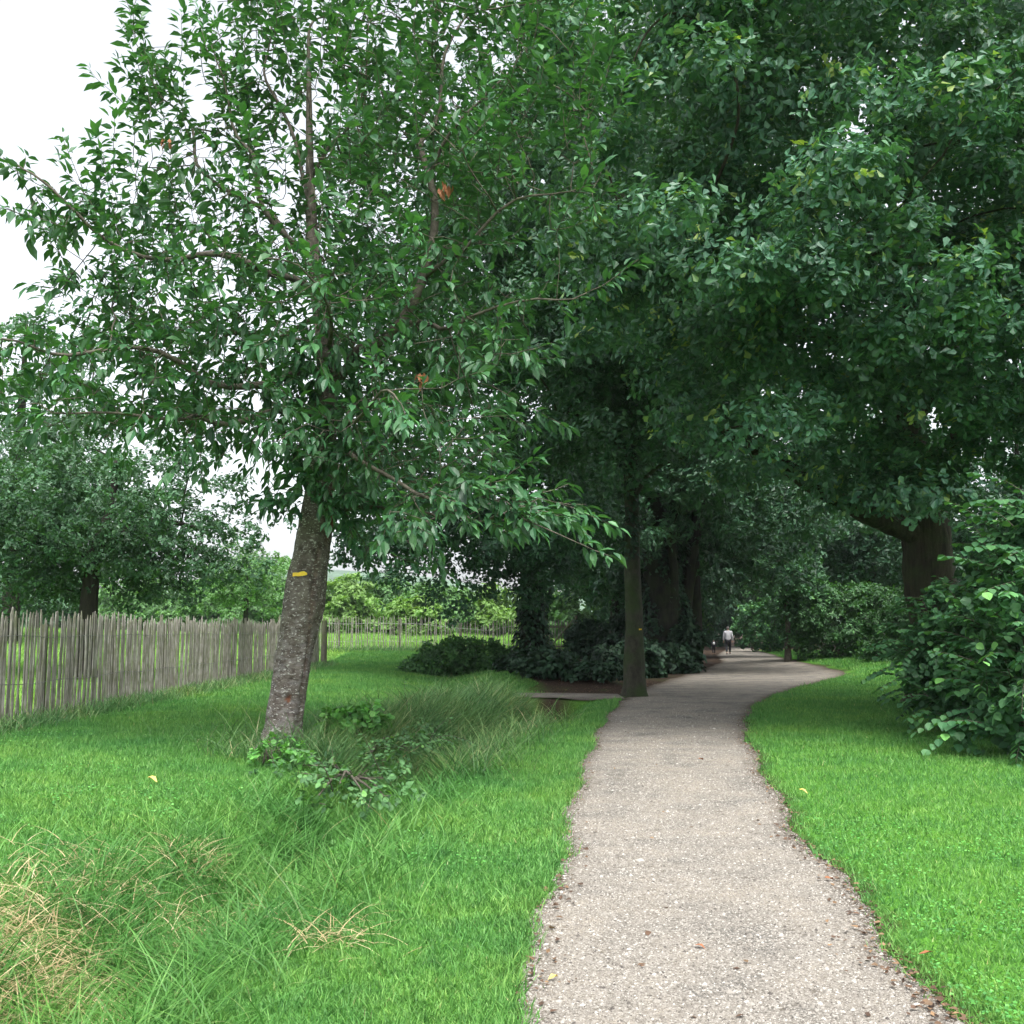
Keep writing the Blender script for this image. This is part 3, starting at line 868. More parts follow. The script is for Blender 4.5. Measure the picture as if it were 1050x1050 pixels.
    # a few long leaders against the sky
    for (a, b, c, a2, b2, L_) in [(140, 40, .5, 105, -40, 1.2), (160, 80, .5, 120, 0, 1.2), (175, 100, .5, 110, -20, 1.6), (215, 60, -.5, 195, -30, 1.2), (255, 100, .2, 240, 0, 1.2), (290, 90, .2, 300, -20, 1.3), (120, 225, -1, 85, 130, 1.1), (90, 215, -1.2, 65, 130, .9), (160, 240, -1, 120, 150, 1.1), (190, 145, .5, 120, 40, 1.2), (60, 200, -1.4, -30, 150, .9), (222, 100, -.5, 208, 0, 1.1), (272, 60, .4, 265, -30, 1.0), (130, 250, -1, 40, 150, .9), (140, 120, .5, 70, 60, .9), (100, 225, -1.2, 20, 190, .9), (180, 130, .2, 95, 50, 1.1), (240, 170, 0, 165, 70, 1.2)]:
        s0 = P(a, b, D0 + c) - base; s1 = P(a2, b2, D0 + c) - base
        shoot(s0, norm(s1 - s0), L_, .01)
    for k_ in range(70):
        a, b = rng.uniform(300, 375), rng.uniform(330, 520)
        s0 = P(a, b, D0 - .25 - .5 * rng.random()) - base
        shoot(s0, norm(np.array([rng.normal(0, .8), -.7, rng.normal(.0, .4)])), rng.uniform(.25, .5), -.04)
    # foreground right spray: big pale leaves toward camera
    for (a, b, a2, b2) in [(470, 505, 520, 500), (500, 512, 560, 528), (530, 518, 600, 540), (560, 530, 625, 548), (480, 500, 540, 480), (440, 500, 500, 518), (520, 515, 560, 550), (450, 510, 480, 540), (540, 525, 600, 525), (490, 510, 540, 512), (460, 505, 500, 485), (400, 525, 450, 520), (410, 528, 450, 545)]:
        s0 = P(a, b, D0 - 2.2) - base; s1 = P(a2, b2, D0 - 2.6) - base
        shoot(s0, norm(s1 - s0), .6, -.005)
    mbs.build("limbs", M['twig'], t, smooth=True)
    LP, LD, LN, LT = map(np.array, (LP, LD, LN, LT))
    n = len(LP)
    print("cherry leaves", n)
    leaves("crown", LP, LD, LN, .152 * rng.lognormal(-.1, .28, n).clip(.35, 1.4), T_cherry(), np.clip(rng.normal(.5, .24, n), 0, 1), M['cherry_leaf'], t, LT)
    # withered leaf bunches
    for (a, b, c) in [(432, 385, -1.2), (170, 146, -.3), (456, 190, -.9)]:
        c0 = P(a, b, D0 + c) - base
        k = 9
        dd = norm(rng.normal(0, .35, (k, 3)) + np.array([0, 0, -1]))
        w = leaves("withered_leaves", c0 + rng.normal(0, .03, (k, 3)), dd, norm(rng.normal(size=(k, 3))), .13 * rng.uniform(.7, 1.2, k), T_cherry(), np.full(k, .5), M['brown_leaf'], t)
        w["label"] = "withered brown bunch of leaves"
    return t
cherry_root = cherry()

# ------------------------------------------------------------------ OAK on the right
ob = np.array([9.0, 21.5, 0.0]); ob[2] = tz(ob[0], ob[1])
OD = 21.5
oak = make_tree("oak_tree", "huge old oak with furrowed trunk rising behind the shrub on the right", "tree", ob,
    [ob + [0, 0, -.1], ob + [.03, 0, .5], P(955, 600, OD), P(953, 545, OD), P(935, 490, OD), P(925, 430, OD), P(925, 360, OD), P(930, 280, OD - .3), P(945, 180, OD - .4), P(950, 80, OD - .4), P(960, -40, OD)],
    [.72, .56, .48, .48, .40, .35, .30, .25, .19, .13, .08],
    [((5.8, 16.6, 9.6), (5.4, 5.2, 5.6)), ((9.5, 19, 12), (7.5, 6.5, 6)), ((4.4, 15.5, 6.4), (3.1, 3.4, 2.4)), ((8.0, 15.2, 7.0), (4.0, 3.6, 3.0)), ((12.5, 18, 9.5), (4.5, 4.5, 4.5)), ((4.3, 14.5, 11.5), (4.2, 3.5, 4.5)),
     ((7.0, 19, 5.4), (3.2, 2.5, 1.2)), ((3.0, 13.4, 8.6), (2.2, 2.2, 3.4)), ((11.5, 15, 8.5), (3.5, 3, 3.2)), ((10.5, 16.5, 6.0), (3.0, 2.5, 2.0)), ((5.0, 13.6, 5.4), (2.0, 1.6, 1.6)), ((8.6, 18.6, 4.9), (2.8, 1.6, 1.2)), ((9.6, 17.8, 5.6), (2.4, 1.4, 1.4)), ((7.2, 17.2, 4.3), (1.8, 1.2, .9)), ((6.2, 18.0, 5.2), (2.4, 1.8, 1.4)), ((12.0, 19.0, 6.0), (2.5, 2, 2.2))],
    850, 390, .125, .8, M['oak_leaf'], M['oak_bark'], T_oak(), 5, oddf=.011,
    limbs=[([P(945, 545, OD), P(890, 528, OD - .6), P(820, 488, OD - 1.5), P(740, 440, OD - 3)], [.27, .22, .16, .08]),
           ([P(928, 440, OD), P(990, 350, OD), P(1040, 270, OD - .6), P(1100, 180, OD - 1)], [.26, .22, .18, .1]),
           ([P(940, 500, OD), P(1000, 430, OD + .3), P(1070, 415, OD + .4)], [.22, .2, .14]),
           ([P(925, 380, OD), P(850, 345, OD - 1.6), P(760, 330, OD - 3.5), P(680, 300, OD - 5)], [.2, .16, .1, .05]),
           ([P(930, 290, OD - .3), P(890, 200, OD - 2), P(800, 110, OD - 4)], [.2, .14, .07]),
           ([P(940, 200, OD - .4), P(990, 130, OD - 2), P(1010, 60, OD - 3)], [.16, .12, .07])],
    gaps=[(P(900, 200, 19), .8), (P(1000, 400, 20), 1.1), (P(1040, 470, 19), 1.0), (P(890, 185, 14), .6), (P(940, 420, 16), .9)])

# ------------------------------------------------------------------ middle trees
sb = gnd(651, 714); SD = sb[1]
slender = make_tree("maple_tree", "slender mossy tree trunk standing alone at the left edge of the gravel path", "tree", sb,
    [sb + [0, 0, -.1], sb + [0, 0, .35], P(650, 650, SD), P(649, 580, SD), P(648, 510, SD), P(644, 440, SD), P(640, 340, SD), P(636, 220, SD), P(640, 80, SD)],
    [.27, .205, .172, .158, .142, .13, .11, .08, .04],
    [((2.9, 22.6, 5.6), (2.2, 1.2, 1.1)), ((2.5, 23.5, 11.5), (3.9, 3.6, 6.0)), ((2.3, 21.8, 7.2), (3.2, 2.4, 2.0)), ((0.8, 22.5, 9.5), (2.8, 2.5, 3.2))],
    360, 220, .15, .85, M['maple_leaf'], M['wood_bark'], T_simple(), 8,
    limbs=[([P(648, 520, SD), P(665, 478, SD - .4), P(700, 470, SD - 1)], [.06, .05, .03]),
           ([P(645, 460, SD), P(610, 430, SD - 1), P(570, 420, SD - 2)], [.09, .07, .03])])
rng = np.random.default_rng(18)
n = 520
hh = 3.2 + rng.random(n) * 4.5; aa = rng.normal(-1.4, 1.1, n)
cx_ = np.interp(hh, [0, 5.3, 8], [0, -.06, -.22])
rr_ = .15 + rng.random(n) * .12
Pv = np.stack([cx_ + np.cos(aa) * rr_, np.sin(aa) * rr_, hh], 1)
dv = np.stack([np.cos(aa) * .6, np.sin(aa) * .6, -np.ones(n) * .8], 1) + rng.normal(0, .3, (n, 3))
nv = np.stack([np.cos(aa), np.sin(aa), .4 * np.ones(n)], 1) + rng.normal(0, .25, (n, 3))
leaves("ivy", Pv, dv, nv, .11 * rng.uniform(.6, 1.2, n), T_round(), rng.random(n), M['ivy_leaf'], slender, rng.random(n))
# paint marks on this trunk
for (px, py, w, h, mt, lab) in [(653.5, 645.3, .16, .035, M['paint'], "small yellow paint dash"), (646.5, 671, .05, .05, M['white_paint'], "small white tag")]:
    mb = MB(); c = P(px, py, SD) - sb; c[1] -= .17
    a = np.linspace(-w / 2, w / 2, 5)
    for i in range(4):
        mb.box((c[0] + (a[i] + a[i + 1]) / 2, c[1] + .9 * ((a[i] + a[i + 1]) / 2) ** 2, c[2]), (w / 4 + .001, .03, h * (1 - .15 * (i % 2))))
    tr = [k for k in slender.children if k.name.startswith("trunk")][0]
    o = mb.build("paint_mark", mt, tr); o["label"] = lab

ib = gnd(545, 690); ib = np.array([0.62, 31.5, tz(0.62, 31.5)])
ivyt = make_tree("ivy_clad_tree", "ivy smothered trunk in front of the far paling fence, under a broad dark crown", "tree", ib,
    [ib + [0, 0, -.1], ib + [0, 0, .6], ib + [.02, 0, 1.6], ib + [0, 0, 3], ib + [-.4, 0, 5], ib + [-.8, 0, 8], ib + [-1, 0, 12], ib + [-1, 0, 17]],
    [.4, .34, .3, .28, .25, .2, .14, .06],
    [((-1.2, 30.5, 9), (4.7, 4.2, 6.2)), ((-1.4, 30, 14), (4.4, 4, 5.5)), ((-2.2, 29.5, 4.7), (3.8, 3, 1.7)), ((1.4, 29, 5.0), (2.6, 2.4, 1.7)), ((2.5, 31, 16), (4, 4, 4.5)), ((-1.3, 28.6, 4.1), (3.2, 1.8, 1.4)), ((-3.6, 29.5, 6), (2.2, 2, 2.2)), ((0.8, 28.2, 4.0), (2.0, 1.6, 1.3))],
    600, 200, .16, .95, M['maple_leaf'], M['dark_bark'], T_simple(), 11)
rng = np.random.default_rng(3)
n = 1500
hh = rng.random(n) * 2.6
aa = rng.random(n) * 2 * PI
rr_ = .36 + .18 * np.sin(hh * 3 + aa * 2) * .5 + rng.random(n) * .18
Pv = np.stack([np.cos(aa) * rr_, np.sin(aa) * rr_, hh], 1)
dv = np.stack([np.cos(aa) * .6, np.sin(aa) * .6, -np.ones(n) * .7], 1) + rng.normal(0, .3, (n, 3))
nv = np.stack([np.cos(aa), np.sin(aa), .4 * np.ones(n)], 1) + rng.normal(0, .25, (n, 3))
leaves("ivy", Pv, dv, nv, .14 * rng.uniform(.6, 1.2, n), T_round(), rng.random(n), M['ivy_leaf'], ivyt, rng.random(n))

db = np.array([5.6, 38.0, tz(5.6, 38.0)])
dark = make_tree("lime_tree", "massive multi stemmed tree with dark ivy covered trunks beside the path bend", "tree", db,
    [db + [0, 0, -.1], db + [0, 0, .5], db + [0, 0, 2], db + [-.1, 0, 5], db + [-.2, 0, 9], db + [0, 0, 14], db + [0, 0, 18]],
    [.95, .75, .62, .5, .38, .2, .08],
    [((6, 37, 13), (6.2, 5.2, 8)), ((7.8, 35, 7.4), (4.2, 3.4, 2.6)), ((4.4, 35, 8.0), (3.8, 3, 2.6)), ((7, 38, 20), (6, 5, 5.5)), ((10, 35.5, 5.4), (2.8, 2.4, 1.7)), ((4.0, 35, 5.0), (2.4, 2, 1.4))],
    560, 200, .19, 1.0, M['maple_leaf'], M['dark_bark'], T_simple(), 14,
    limbs=[([db + [.5, .1, 0], db + [.75, .1, 2], db + [1.2, 0, 5], db + [2, 0, 9]], [.34, .27, .22, .1]),
           ([db + [-.45, .2, 0], db + [-.75, .2, 2.5], db + [-1.3, 0, 6]], [.3, .24, .14]),
           ([db + [.2, -.3, 0], db + [.35, -.5, 2], db + [.2, -.9, 5]], [.26, .22, .14])])
n = 7500
hh = rng.random(n) ** 1.2 * 7.5
aa = rng.random(n) * 2 * PI
rr_ = np.maximum(.98 - .11 * hh, .62) + rng.random(n) * .25 + .15 * np.sin(aa * 4 + hh * 2)
Pv = np.stack([np.cos(aa) * rr_, np.sin(aa) * rr_ * .8, hh], 1)
dv = np.stack([np.cos(aa) * .6, np.sin(aa) * .6, -np.ones(n) * .7], 1) + rng.normal(0, .3, (n, 3))
nv = np.stack([np.cos(aa), np.sin(aa), .4 * np.ones(n)], 1) + rng.normal(0, .25, (n, 3))
leaves("ivy", Pv, dv, nv, .15 * rng.uniform(.6, 1.2, n), T_round(), rng.random(n), M['ivy_leaf'], dark, rng.random(n))

# ------------------------------------------------------------------ woodland behind
def forest_proto(name, label, loc, seed, h=15, r=4.5, lmat=None, leaf=.26, low=2.5, group="woodland trees along the shaded path"):
    b = np.array([loc[0], loc[1], tz(loc[0], loc[1])])
    return make_tree(name, label, "tree", b, [b + [0, 0, -.1], b + [0, 0, .5], b + [.1, 0, 3], b + [0, .1, 7], b + [0, 0, h * .85]], [.34, .27, .23, .18, .06],
        [(b + [0, 0, h * .62], (r, r, h * .36)), (b + [.5, -.5, low + 1.8], (r * .85, r * .85, 1.8)), (b + [-.8, .3, h * .4], (r * .95, r * .95, h * .16))],
        300, 96, leaf, 1.05, lmat or M['maple_leaf'], M['dark_bark'], T_simple(), seed, group=group, step=.6)
fp1 = forest_proto("woodland_tree", "woodland tree behind the ivy clad trunks, left of the distant walker", (7.2, 41), 31, h=16, r=4.6)
fp2 = forest_proto("woodland_tree", "woodland tree leaning its crown over the path from the right, behind the oak", (17.8, 51), 32, h=14, r=4.8, low=3.0)
wood = [(fp1, 10.0, 56, 1.1, 1.02, "woodland tree over the left verge just short of the walker"),
        (fp2, 18.5, 37, 0.8, .72, "lower woodland tree in the gap right of the oak trunk"),
        (fp1, 24.0, 40, 1.9, .68, "woodland tree at the right edge behind the tall shrub"),
        (fp2, 20.5, 62, 2.0, 1.05, "woodland tree over the right verge level with the walker"),
        (fp1, 13.5, 78, 3.0, 1.05, "woodland tree on the left of the path beyond the walker"),
        (fp2, 22.0, 84, 0.4, 1.1, "tallest woodland tree at the dark end of the path"),
        (fp1, 18.3, 98, 4.2, 1.1, "farthest woodland tree closing the end of the path"),
        (fp2, 5.5, 52, 5.0, 1.0, "woodland tree deep in shade behind the multi stemmed trunks"),
        (fp1, 4.7, 46, 2.4, .85, "woodland tree behind the wooden gate"),
        (fp2, 27.5, 52, 1.5, .8, "woodland tree far right behind the bright shrubs"),
        (fp1, 29.0, 75, 0.9, 1.0, "woodland tree in the back row right of the path end"),
        (fp2, 8.0, 75, 2.9, 1.1, "woodland tree in the back row left of the path end"),
        (fp1, 25.5, 110, 5.5, 1.15, "woodland tree in the last row behind the path end"),
        (fp2, 12.0, 112, 3.9, 1.2, "woodland tree in the last row left of the path end")]
for pr, x, y, rz, s, lab in wood:
    dup(pr, (x, y, tz(x, y)), rz, s, lab, "woodland trees along the shaded path")

# ------------------------------------------------------------------ left trees beyond the paling fence
b = P(90, 640, 24); b[2] = tz(b[0], b[1])
orch = make_tree("orchard_tree", "dark trunked orchard tree standing behind the left paling fence", "tree", b,
    [b + [0, 0, -.1], b + [0, 0, .5], P(91, 600, 24), P(100, 560, 24), P(115, 520, 24), P(120, 470, 24)], [.27, .22, .19, .15, .1, .06],
    [(P(120, 520, 24), (3.2, 2.8, 1.5)), (P(60, 565, 24), (2.0, 2.0, .9)), (P(185, 575, 23.5), (1.5, 1.5, .8)), (P(40, 500, 25), (2.2, 2, 1.6)), (P(120, 590, 25), (2.6, 1.6, .6)), (P(-20, 560, 23), (2, 2, 1.6))],
    520, 120, .115, .52, M['orchard_leaf'], M['orchard_bark'], T_simple(), 41, step=.35, group="orchard trees beyond the fence",
    limbs=[([P(96, 580, 24), P(60, 540, 24), P(20, 520, 24)], [.11, .08, .04]), ([P(100, 560, 24), P(150, 530, 24), P(200, 540, 23.5)], [.11, .08, .04])])
b = np.array([-19.5, 40, tz(-19.5, 40)])
lt = make_tree("orchard_tree", "taller tree at the far left whose top pokes out behind the cherry branches", "tree", b,
    [b + [0, 0, -.1], b + [0, 0, 1], b + [0, 0, 5], b + [0, 0, 9], b + [0, 0, 13]], [.35, .3, .24, .15, .05],
    [(b + [0, 0, 8.5], (3.9, 3.5, 4.8)), (b + [1, 0, 5], (4.4, 3.5, 2.6))], 260, 96, .2, .9, M['orchard_leaf'], M['dark_bark'], T_simple(), 43, group="orchard trees beyond the fence", step=.5)
so = P(252, 632, 46); so[2] = tz(so[0], so[1])
st = make_tree("orchard_tree", "small pale orchard tree seen just left of the cherry trunk", "tree", so,
    [so + [0, 0, -.1], so + [0, 0, .6], so + [0, 0, 1.6], so + [0, 0, 3]], [.16, .12, .1, .05],
    [(so + [0, 0, 2.9], (2.0, 2.0, 1.3)), (so + [-.9, 0, 2.4], (1.4, 1.4, .9))], 110, 90, .14, .5, M['far_leaf'], M['dark_bark'], T_simple(), 44, group="orchard trees beyond the fence", step=.4)

def far_tree(name, label, px, d, top_py, wpx, lmat, seed):
    rng = np.random.default_rng(seed)
    x = (px - 525) / F * d; z0 = tz(x, d); topz = P(px, top_py, d)[2]
    b = np.array([x, d, z0]); h = topz - z0; w = wpx / 2 * d / F
    return make_tree(name, label, "tree", b, [b + [0, 0, -.1], b + [0, 0, h * .3], b + [0, 0, h * .8]], [.2, .15, .05],
        [(b + [0, 0, h * .55], (w, w * .9, h * .42)), (b + [w * .2, 0, h * .32], (w * 1.05, w, h * .3)), (b + [-w * .2, -w * .3, h * .16], (w * .9, w * .7, h * .15))], 170, 90, .011 * d ** .75 + .06, max(.5, w * .26), lmat, M['dark_bark'], T_simple(), seed, group="pale trees beyond the meadow", step=.6, minz=.25)
far_specs = [("far_tree", "tall pale green tree beyond the meadow, right behind the cherry trunk's left side", 262, 95, 566, 90, 'far_leaf'),
    ("far_tree", "yellowish green bush-like tree beyond the meadow, just right of the cherry trunk", 352, 82, 592, 62, 'far_leaf_yellow'),
    ("far_tree", "mid green tree beyond the far fence, right of the yellowish one", 398, 90, 590, 66, 'far_leaf'),
    ("far_tree", "low light green tree beyond the far fence next to the dark crown", 450, 86, 598, 72, 'far_leaf'),
    ("far_tree", "bright yellow green low bush beyond the far fence", 422, 74, 614, 50, 'far_leaf_yellow'),
    ("far_tree", "bluish green broad tree behind the yellowish one", 372, 125, 588, 60, 'orchard_leaf'),
    ("far_tree", "pale tree between the orchard tree and the cherry trunk", 205, 88, 590, 70, 'far_leaf'),
    ("far_tree", "pale tree hidden behind the orchard tree crown", 140, 92, 585, 80, 'far_leaf'),
    ("far_tree", "pale rounded tree showing through beside the ivy clad trunk", 500, 88, 602, 70, 'far_leaf_yellow'),
    ("far_tree", "pale tree glimpsed above the wooden gate", 575, 80, 606, 76, 'far_leaf'),
    ("far_tree", "bluish tree at the far left edge behind the orchard tree", 40, 100, 585, 110, 'orchard_leaf'),
    ("far_tree", "dark blue green tree in the gap left of the cherry trunk", 300, 130, 596, 70, 'orchard_leaf')]
for i, (nm, lab, px, d, tp, w, lm) in enumerate(far_specs): far_tree(nm, lab, px, d, tp, w, M[lm], 60 + i)

# ------------------------------------------------------------------ shrubs
def shrub(name, label, base, ells, nclump, n_per, leaf, cr, lmat, template, seed, group=None, nstem=7, cat="shrub", flat=.8, droop=.6, nspray=0):
    rng = np.random.default_rng(seed)
    base = np.array(base, float); base[2] = tz(base[0], base[1])
    t = thing(name, label, cat, base, group)
    E = [(np.asarray(c, float), np.asarray(r, float)) for c, r in ells]   # relative to base
    C, out = in_ellipsoids(E, nclump, rng, .25)
    k = C[:, 2] > .05; C, out = C[k], out[k]
    sk = Skel()
    for i in range(nstem):
        a = rng.random() * 2 * PI
        e = E[rng.integers(len(E))]
        top = e[0] + e[1] * norm(rng.normal(size=3)) * .5
        s = np.array([math.cos(a) * .2, math.sin(a) * .2, -.05])
        sk.add(s, -1, .022); st_ = len(sk.p) - 1
        sk.limb([s, s * .5 + .5 * top + [0, 0, .2], top], [.022, .016, .008], start=st_)
    grow(sk, C, step=.22, kill=.28, infl=2.0, rng=rng)
    r, has = radii(sk, tip=.004)
    mb = MB(); skel_mesh(sk, r, mb)
    SP, SD_, SN, ST = [], [], [], []
    if nspray:
        c_, o_ = in_ellipsoids(E, nspray, rng, .12)
        for c0_, o0 in zip(c_, o_):
            if c0_[2] < .15: continue
            d = norm(o0 * [1, 1, .5] + [0, 0, .35] + rng.normal(0, .3, 3)); L_ = rng.uniform(.35, .8); m_ = int(L_ / (leaf * .55)) + 3
            p_ = c0_.copy(); pl = [p_]; tn = np.clip(rng.normal(.6, .25), 0, 1)
            for i in range(m_):
                d = norm(d + np.array([0, 0, -.05]) + rng.normal(0, .05, 3)); p_ = p_ + d * L_ / m_; pl.append(p_)
                sd_ = norm(np.cross(d, [0, 0, 1])) * (1 if i % 2 else -1)
                SP.append(p_ + sd_ * .01); SD_.append(norm(sd_ * .9 + d * .55 + [0, 0, -.25 - .3 * rng.random()])); SN.append(norm(np.array([0, 0, 1.]) + sd_ * .25 + rng.normal(0, .22, 3))); ST.append(tn)
            mb.tube(np.array(pl), np.linspace(.006, .002, len(pl)), 4)
    mb.build("stems", M['twig'], t, smooth=True)
    Ps, dirs, nors, tint = clump_leaves(C, out, n_per, cr, rng, flat=flat, droop=droop)
    if nspray:
        Ps = np.concatenate([Ps, SP]); dirs = np.concatenate([dirs, SD_]); nors = np.concatenate([nors, SN]); tint = np.concatenate([tint, ST])
    k = Ps[:, 2] > .02; Ps, dirs, nors, tint = Ps[k], dirs[k], nors[k], tint[k]
    n = len(Ps)
    leaves("foliage", Ps, dirs, nors, leaf * rng.uniform(.6, 1.25, n), template, np.clip(rng.normal(.5, .22, n), 0, 1), lmat, t, tint)
    return t
TR = T_round(); TS = T_simple()
s1 = gnd(985, 762)
shrub("hazel_shrub", "tall dark green broad leaved shrub in front of the oak trunk", np.array([7.25, 15.4, 0]), [((0, 0, 1.25), (1.35, 1.2, 1.15)), ((.9, .2, 2.0), (1.1, 1, 1.1)), ((-.35, -.2, .7), (1.0, .9, .65))],
      300, 90, .09, .3, M['hazel_leaf'], TR, 71, nspray=260, group="broad leaved shrubs on the right")
s2 = gnd(1052, 782)
shrub("hazel_shrub", "nearer shrub with large round pale leaves cut by the right edge", s2 + [.3, .5, 0], [((.2, 0, 1.5), (.75, .7, 1.5)), ((-.05, -.1, .5), (.6, .55, .5)), ((.5, 0, 2.6), (.7, .6, .7))],
      120, 48, .11, .27, M['hazel_leaf'], TR, 72, nspray=150, group="broad leaved shrubs on the right")
shrub("hazel_shrub", "dense shrub wrapping the foot of the oak, left of the tall one", np.array([8.55, 19.2, 0]), [((0, 0, .9), (.85, 1.0, .95)), ((.8, .3, 1.5), (.9, 1, 1.0))],
      190, 84, .085, .3, M['hazel_leaf'], TR, 73, nspray=160, group="broad leaved shrubs on the right")
b_ = gnd(850, 676)
shrub("woodland_shrub", "big bright shrub on the right verge past the path fork", (13.9, 45, 0), [((0, 0, 1.5), (2.0, 1.8, 1.7)), ((1.7, 0, 1.6), (1.6, 1.6, 1.6))], 280, 90, .16, .42, M['verge_leaf'], TS, 74, group="shrubs on the woodland edge")
shrub("woodland_shrub", "rounded shrub between the path fork and the oak", (15.6, 39.5, 0), [((0, 0, 1.2), (1.5, 1.4, 1.4)), ((-1.3, 0, .3), (.8, .8, .4))], 190, 84, .15, .4, M['verge_leaf'], TS, 75, group="shrubs on the woodland edge")
shrub("woodland_shrub", "pale low shrub beside the path left of the distant walker", (9.6, 58.5, 0), [((0, 0, 1.8), (1.2, 2.2, 1.7))], 120, 72, .22, .45, M['verge_leaf'], TS, 76, group="shrubs on the woodland edge")
shrub("woodland_shrub", "shrub on the right verge beyond the walker", (17.6, 70, 0), [((0, 0, 1.8), (2.4, 2.2, 1.8))], 140, 72, .24, .5, M['hazel_leaf'], TS, 77, group="shrubs on the woodland edge")
shrub("woodland_shrub", "dark shrub mass straight behind the walker where the path bends out of sight", (18.9, 91, 0), [((0, 0, 2.4), (3.6, 2, 2.6)), ((-4.5, 1, 2.2), (3.2, 2, 2.4)), ((1, 2, 5.5), (4, 2, 2.5)), ((-4, 2, 5.5), (4, 2, 2.5))], 420, 72, .3, .65, M['maple_leaf'], TS, 92, group="shrubs on the woodland edge")
shrub("woodland_shrub", "broad dark shrub filling the last gap where the path vanishes", (17.4, 101, 0), [((0, 0, 2.6), (4.5, 2, 2.6)), ((-1, 1, 6), (5, 2, 3))], 300, 72, .34, .7, M['maple_leaf'], TS, 95, group="shrubs on the woodland edge")
shrub("woodland_shrub", "tall dark shrub behind the small child at the left of the path end", (11.6, 76, 0), [((0, 0, 2.4), (2.2, 2, 2.4)), ((-3, 0, 2.0), (2.2, 2, 2.0))], 220, 72, .26, .6, M['maple_leaf'], TS, 93, group="shrubs on the woodland edge")
shrub("woodland_shrub", "dark shrub right of the path end beyond the walker", (25.2, 90, 0), [((0, 0, 2.4), (3.6, 2, 2.4))], 200, 72, .3, .65, M['maple_leaf'], TS, 94, group="shrubs on the woodland edge")
shrub("ivy_bush", "dark ivy thicket at the foot of the multi stemmed tree", (6.25, 37.0, 0), [((0, 0, .75), (.5, .9, .95)), ((-1.3, -.8, .4), (1.1, .7, .5))], 130, 78, .15, .32, M['ivy_leaf'], TR, 78, group="ivy thickets in the shade")
shrub("ivy_bush", "dark ivy thicket left of the mossy trunk behind the dirt bank", (4.1, 33.5, 0), [((0, 0, .5), (.8, .8, .6)), ((-1.0, -2.0, .4), (.8, .8, .5))], 110, 78, .15, .3, M['ivy_leaf'], TR, 79, group="ivy thickets in the shade")
shrub("ivy_bush", "dark ivy mound under the ivy smothered trunk", (.75, 29.2, 0), [((0, 0, .15), (1.0, .8, .35)), ((.1, -1.6, .1), (.8, .7, .3))], 140, 78, .14, .28, M['ivy_leaf'], TR, 80, group="ivy thickets in the shade")
shrub("ivy_bush", "low dark undergrowth on the bank just left of the mossy trunk", (2.1, 27.2, 0), [((0, 0, .12), (.8, .7, .28)), ((-.9, .6, .08), (.6, .6, .2))], 90, 60, .1, .24, M['ivy_leaf'], TR, 96, group="ivy thickets in the shade")
shrub("bramble_bush", "rounded bramble bush on the lawn in front of the far fence", (-1.55, 32.3, 0), [((0, 0, .5), (1.6, 1.0, .62)), ((1.2, 0, .4), (.9, .9, .5)), ((-1.2, .0, .2), (.7, .6, .3))], 230, 72, .14, .26, M['bramble_leaf'], TS, 81)
shrub("bush", "dusky bush screening the fence right of the wooden gate", (3.15, 42.6, 0), [((0, 0, .75), (.9, .7, .8))], 80, 72, .15, .3, M['ivy_leaf'], TS, 82)
shrub("bush", "shaded bush between the gate and the mossy trunk", (4.6, 40.0, 0), [((0, 0, 1.0), (1.2, 1.0, 1.0))], 110, 72, .16, .33, M['ivy_leaf'], TS, 83)
# bramble patch and seedlings at the cherry's foot
c0 = gnd(345, 800)
shrub("bramble_patch", "low tangle of brambles sprawling from the cherry foot into the ditch", (c0[0], c0[1], 0), [((0, 0, .1), (.75, 1.3, .15)), ((.4, -1.5, .08), (.6, 1.2, .14)), ((-.45, .8, .14), (.45, .5, .15)), ((.45, 2.2, .14), (.55, 1.6, .2))], 250, 15, .05, .15, M['bramble_leaf'], TR, 84, cat="bramble", nstem=12, nspray=14)
c1 = gnd(365, 772)
shrub("sapling", "light green leafy sucker sprouting right of the cherry foot", (c1[0], c1[1], 0), [((0, 0, .42), (.4, .3, .12)), ((-.2, 0, .28), (.3, .25, .15))], 36, 18, .085, .1, M['weed_leaf'], TR, 85, cat="sapling", nstem=4)
c1 = gnd(285, 788)
shrub("sapling", "green leafy sucker sprouting in front of the cherry trunk", (c1[0], c1[1], 0), [((0, 0, .15), (.35, .25, .15))], 26, 18, .05, .07, M['weed_leaf'], TR, 86, cat="sapling", nstem=4)
c1 = gnd(352, 890)
shrub("weed_plant", "small lime green weed at the edge of the mown strip", (c1[0], c1[1], 0), [((0, 0, .1), (.12, .12, .1))], 12, 12, .06, .06, M['weed_leaf'], TR, 87, cat="weed", nstem=3)

# thin woodland trunk right of the walker
yb = gnd(806, 672); yb = np.array([12.0, 45.0, tz(12, 45)])
make_tree("young_tree", "thin young tree with pale trunk on the right verge before the walker", "tree", yb, [yb + [0, 0, -.1], yb + [.02, 0, .4], yb + [.05, 0, 1.6], yb + [0, 0, 3.5]], [.15, .12, .1, .05],
    [(yb + [0, 0, 3.6], (1.6, 1.5, 1.2)), (yb + [.8, 0, 2.6], (1.2, 1.0, .7))], 90, 84, .17, .5, M['hazel_leaf'], M['twig'], TS, 91, step=.35)

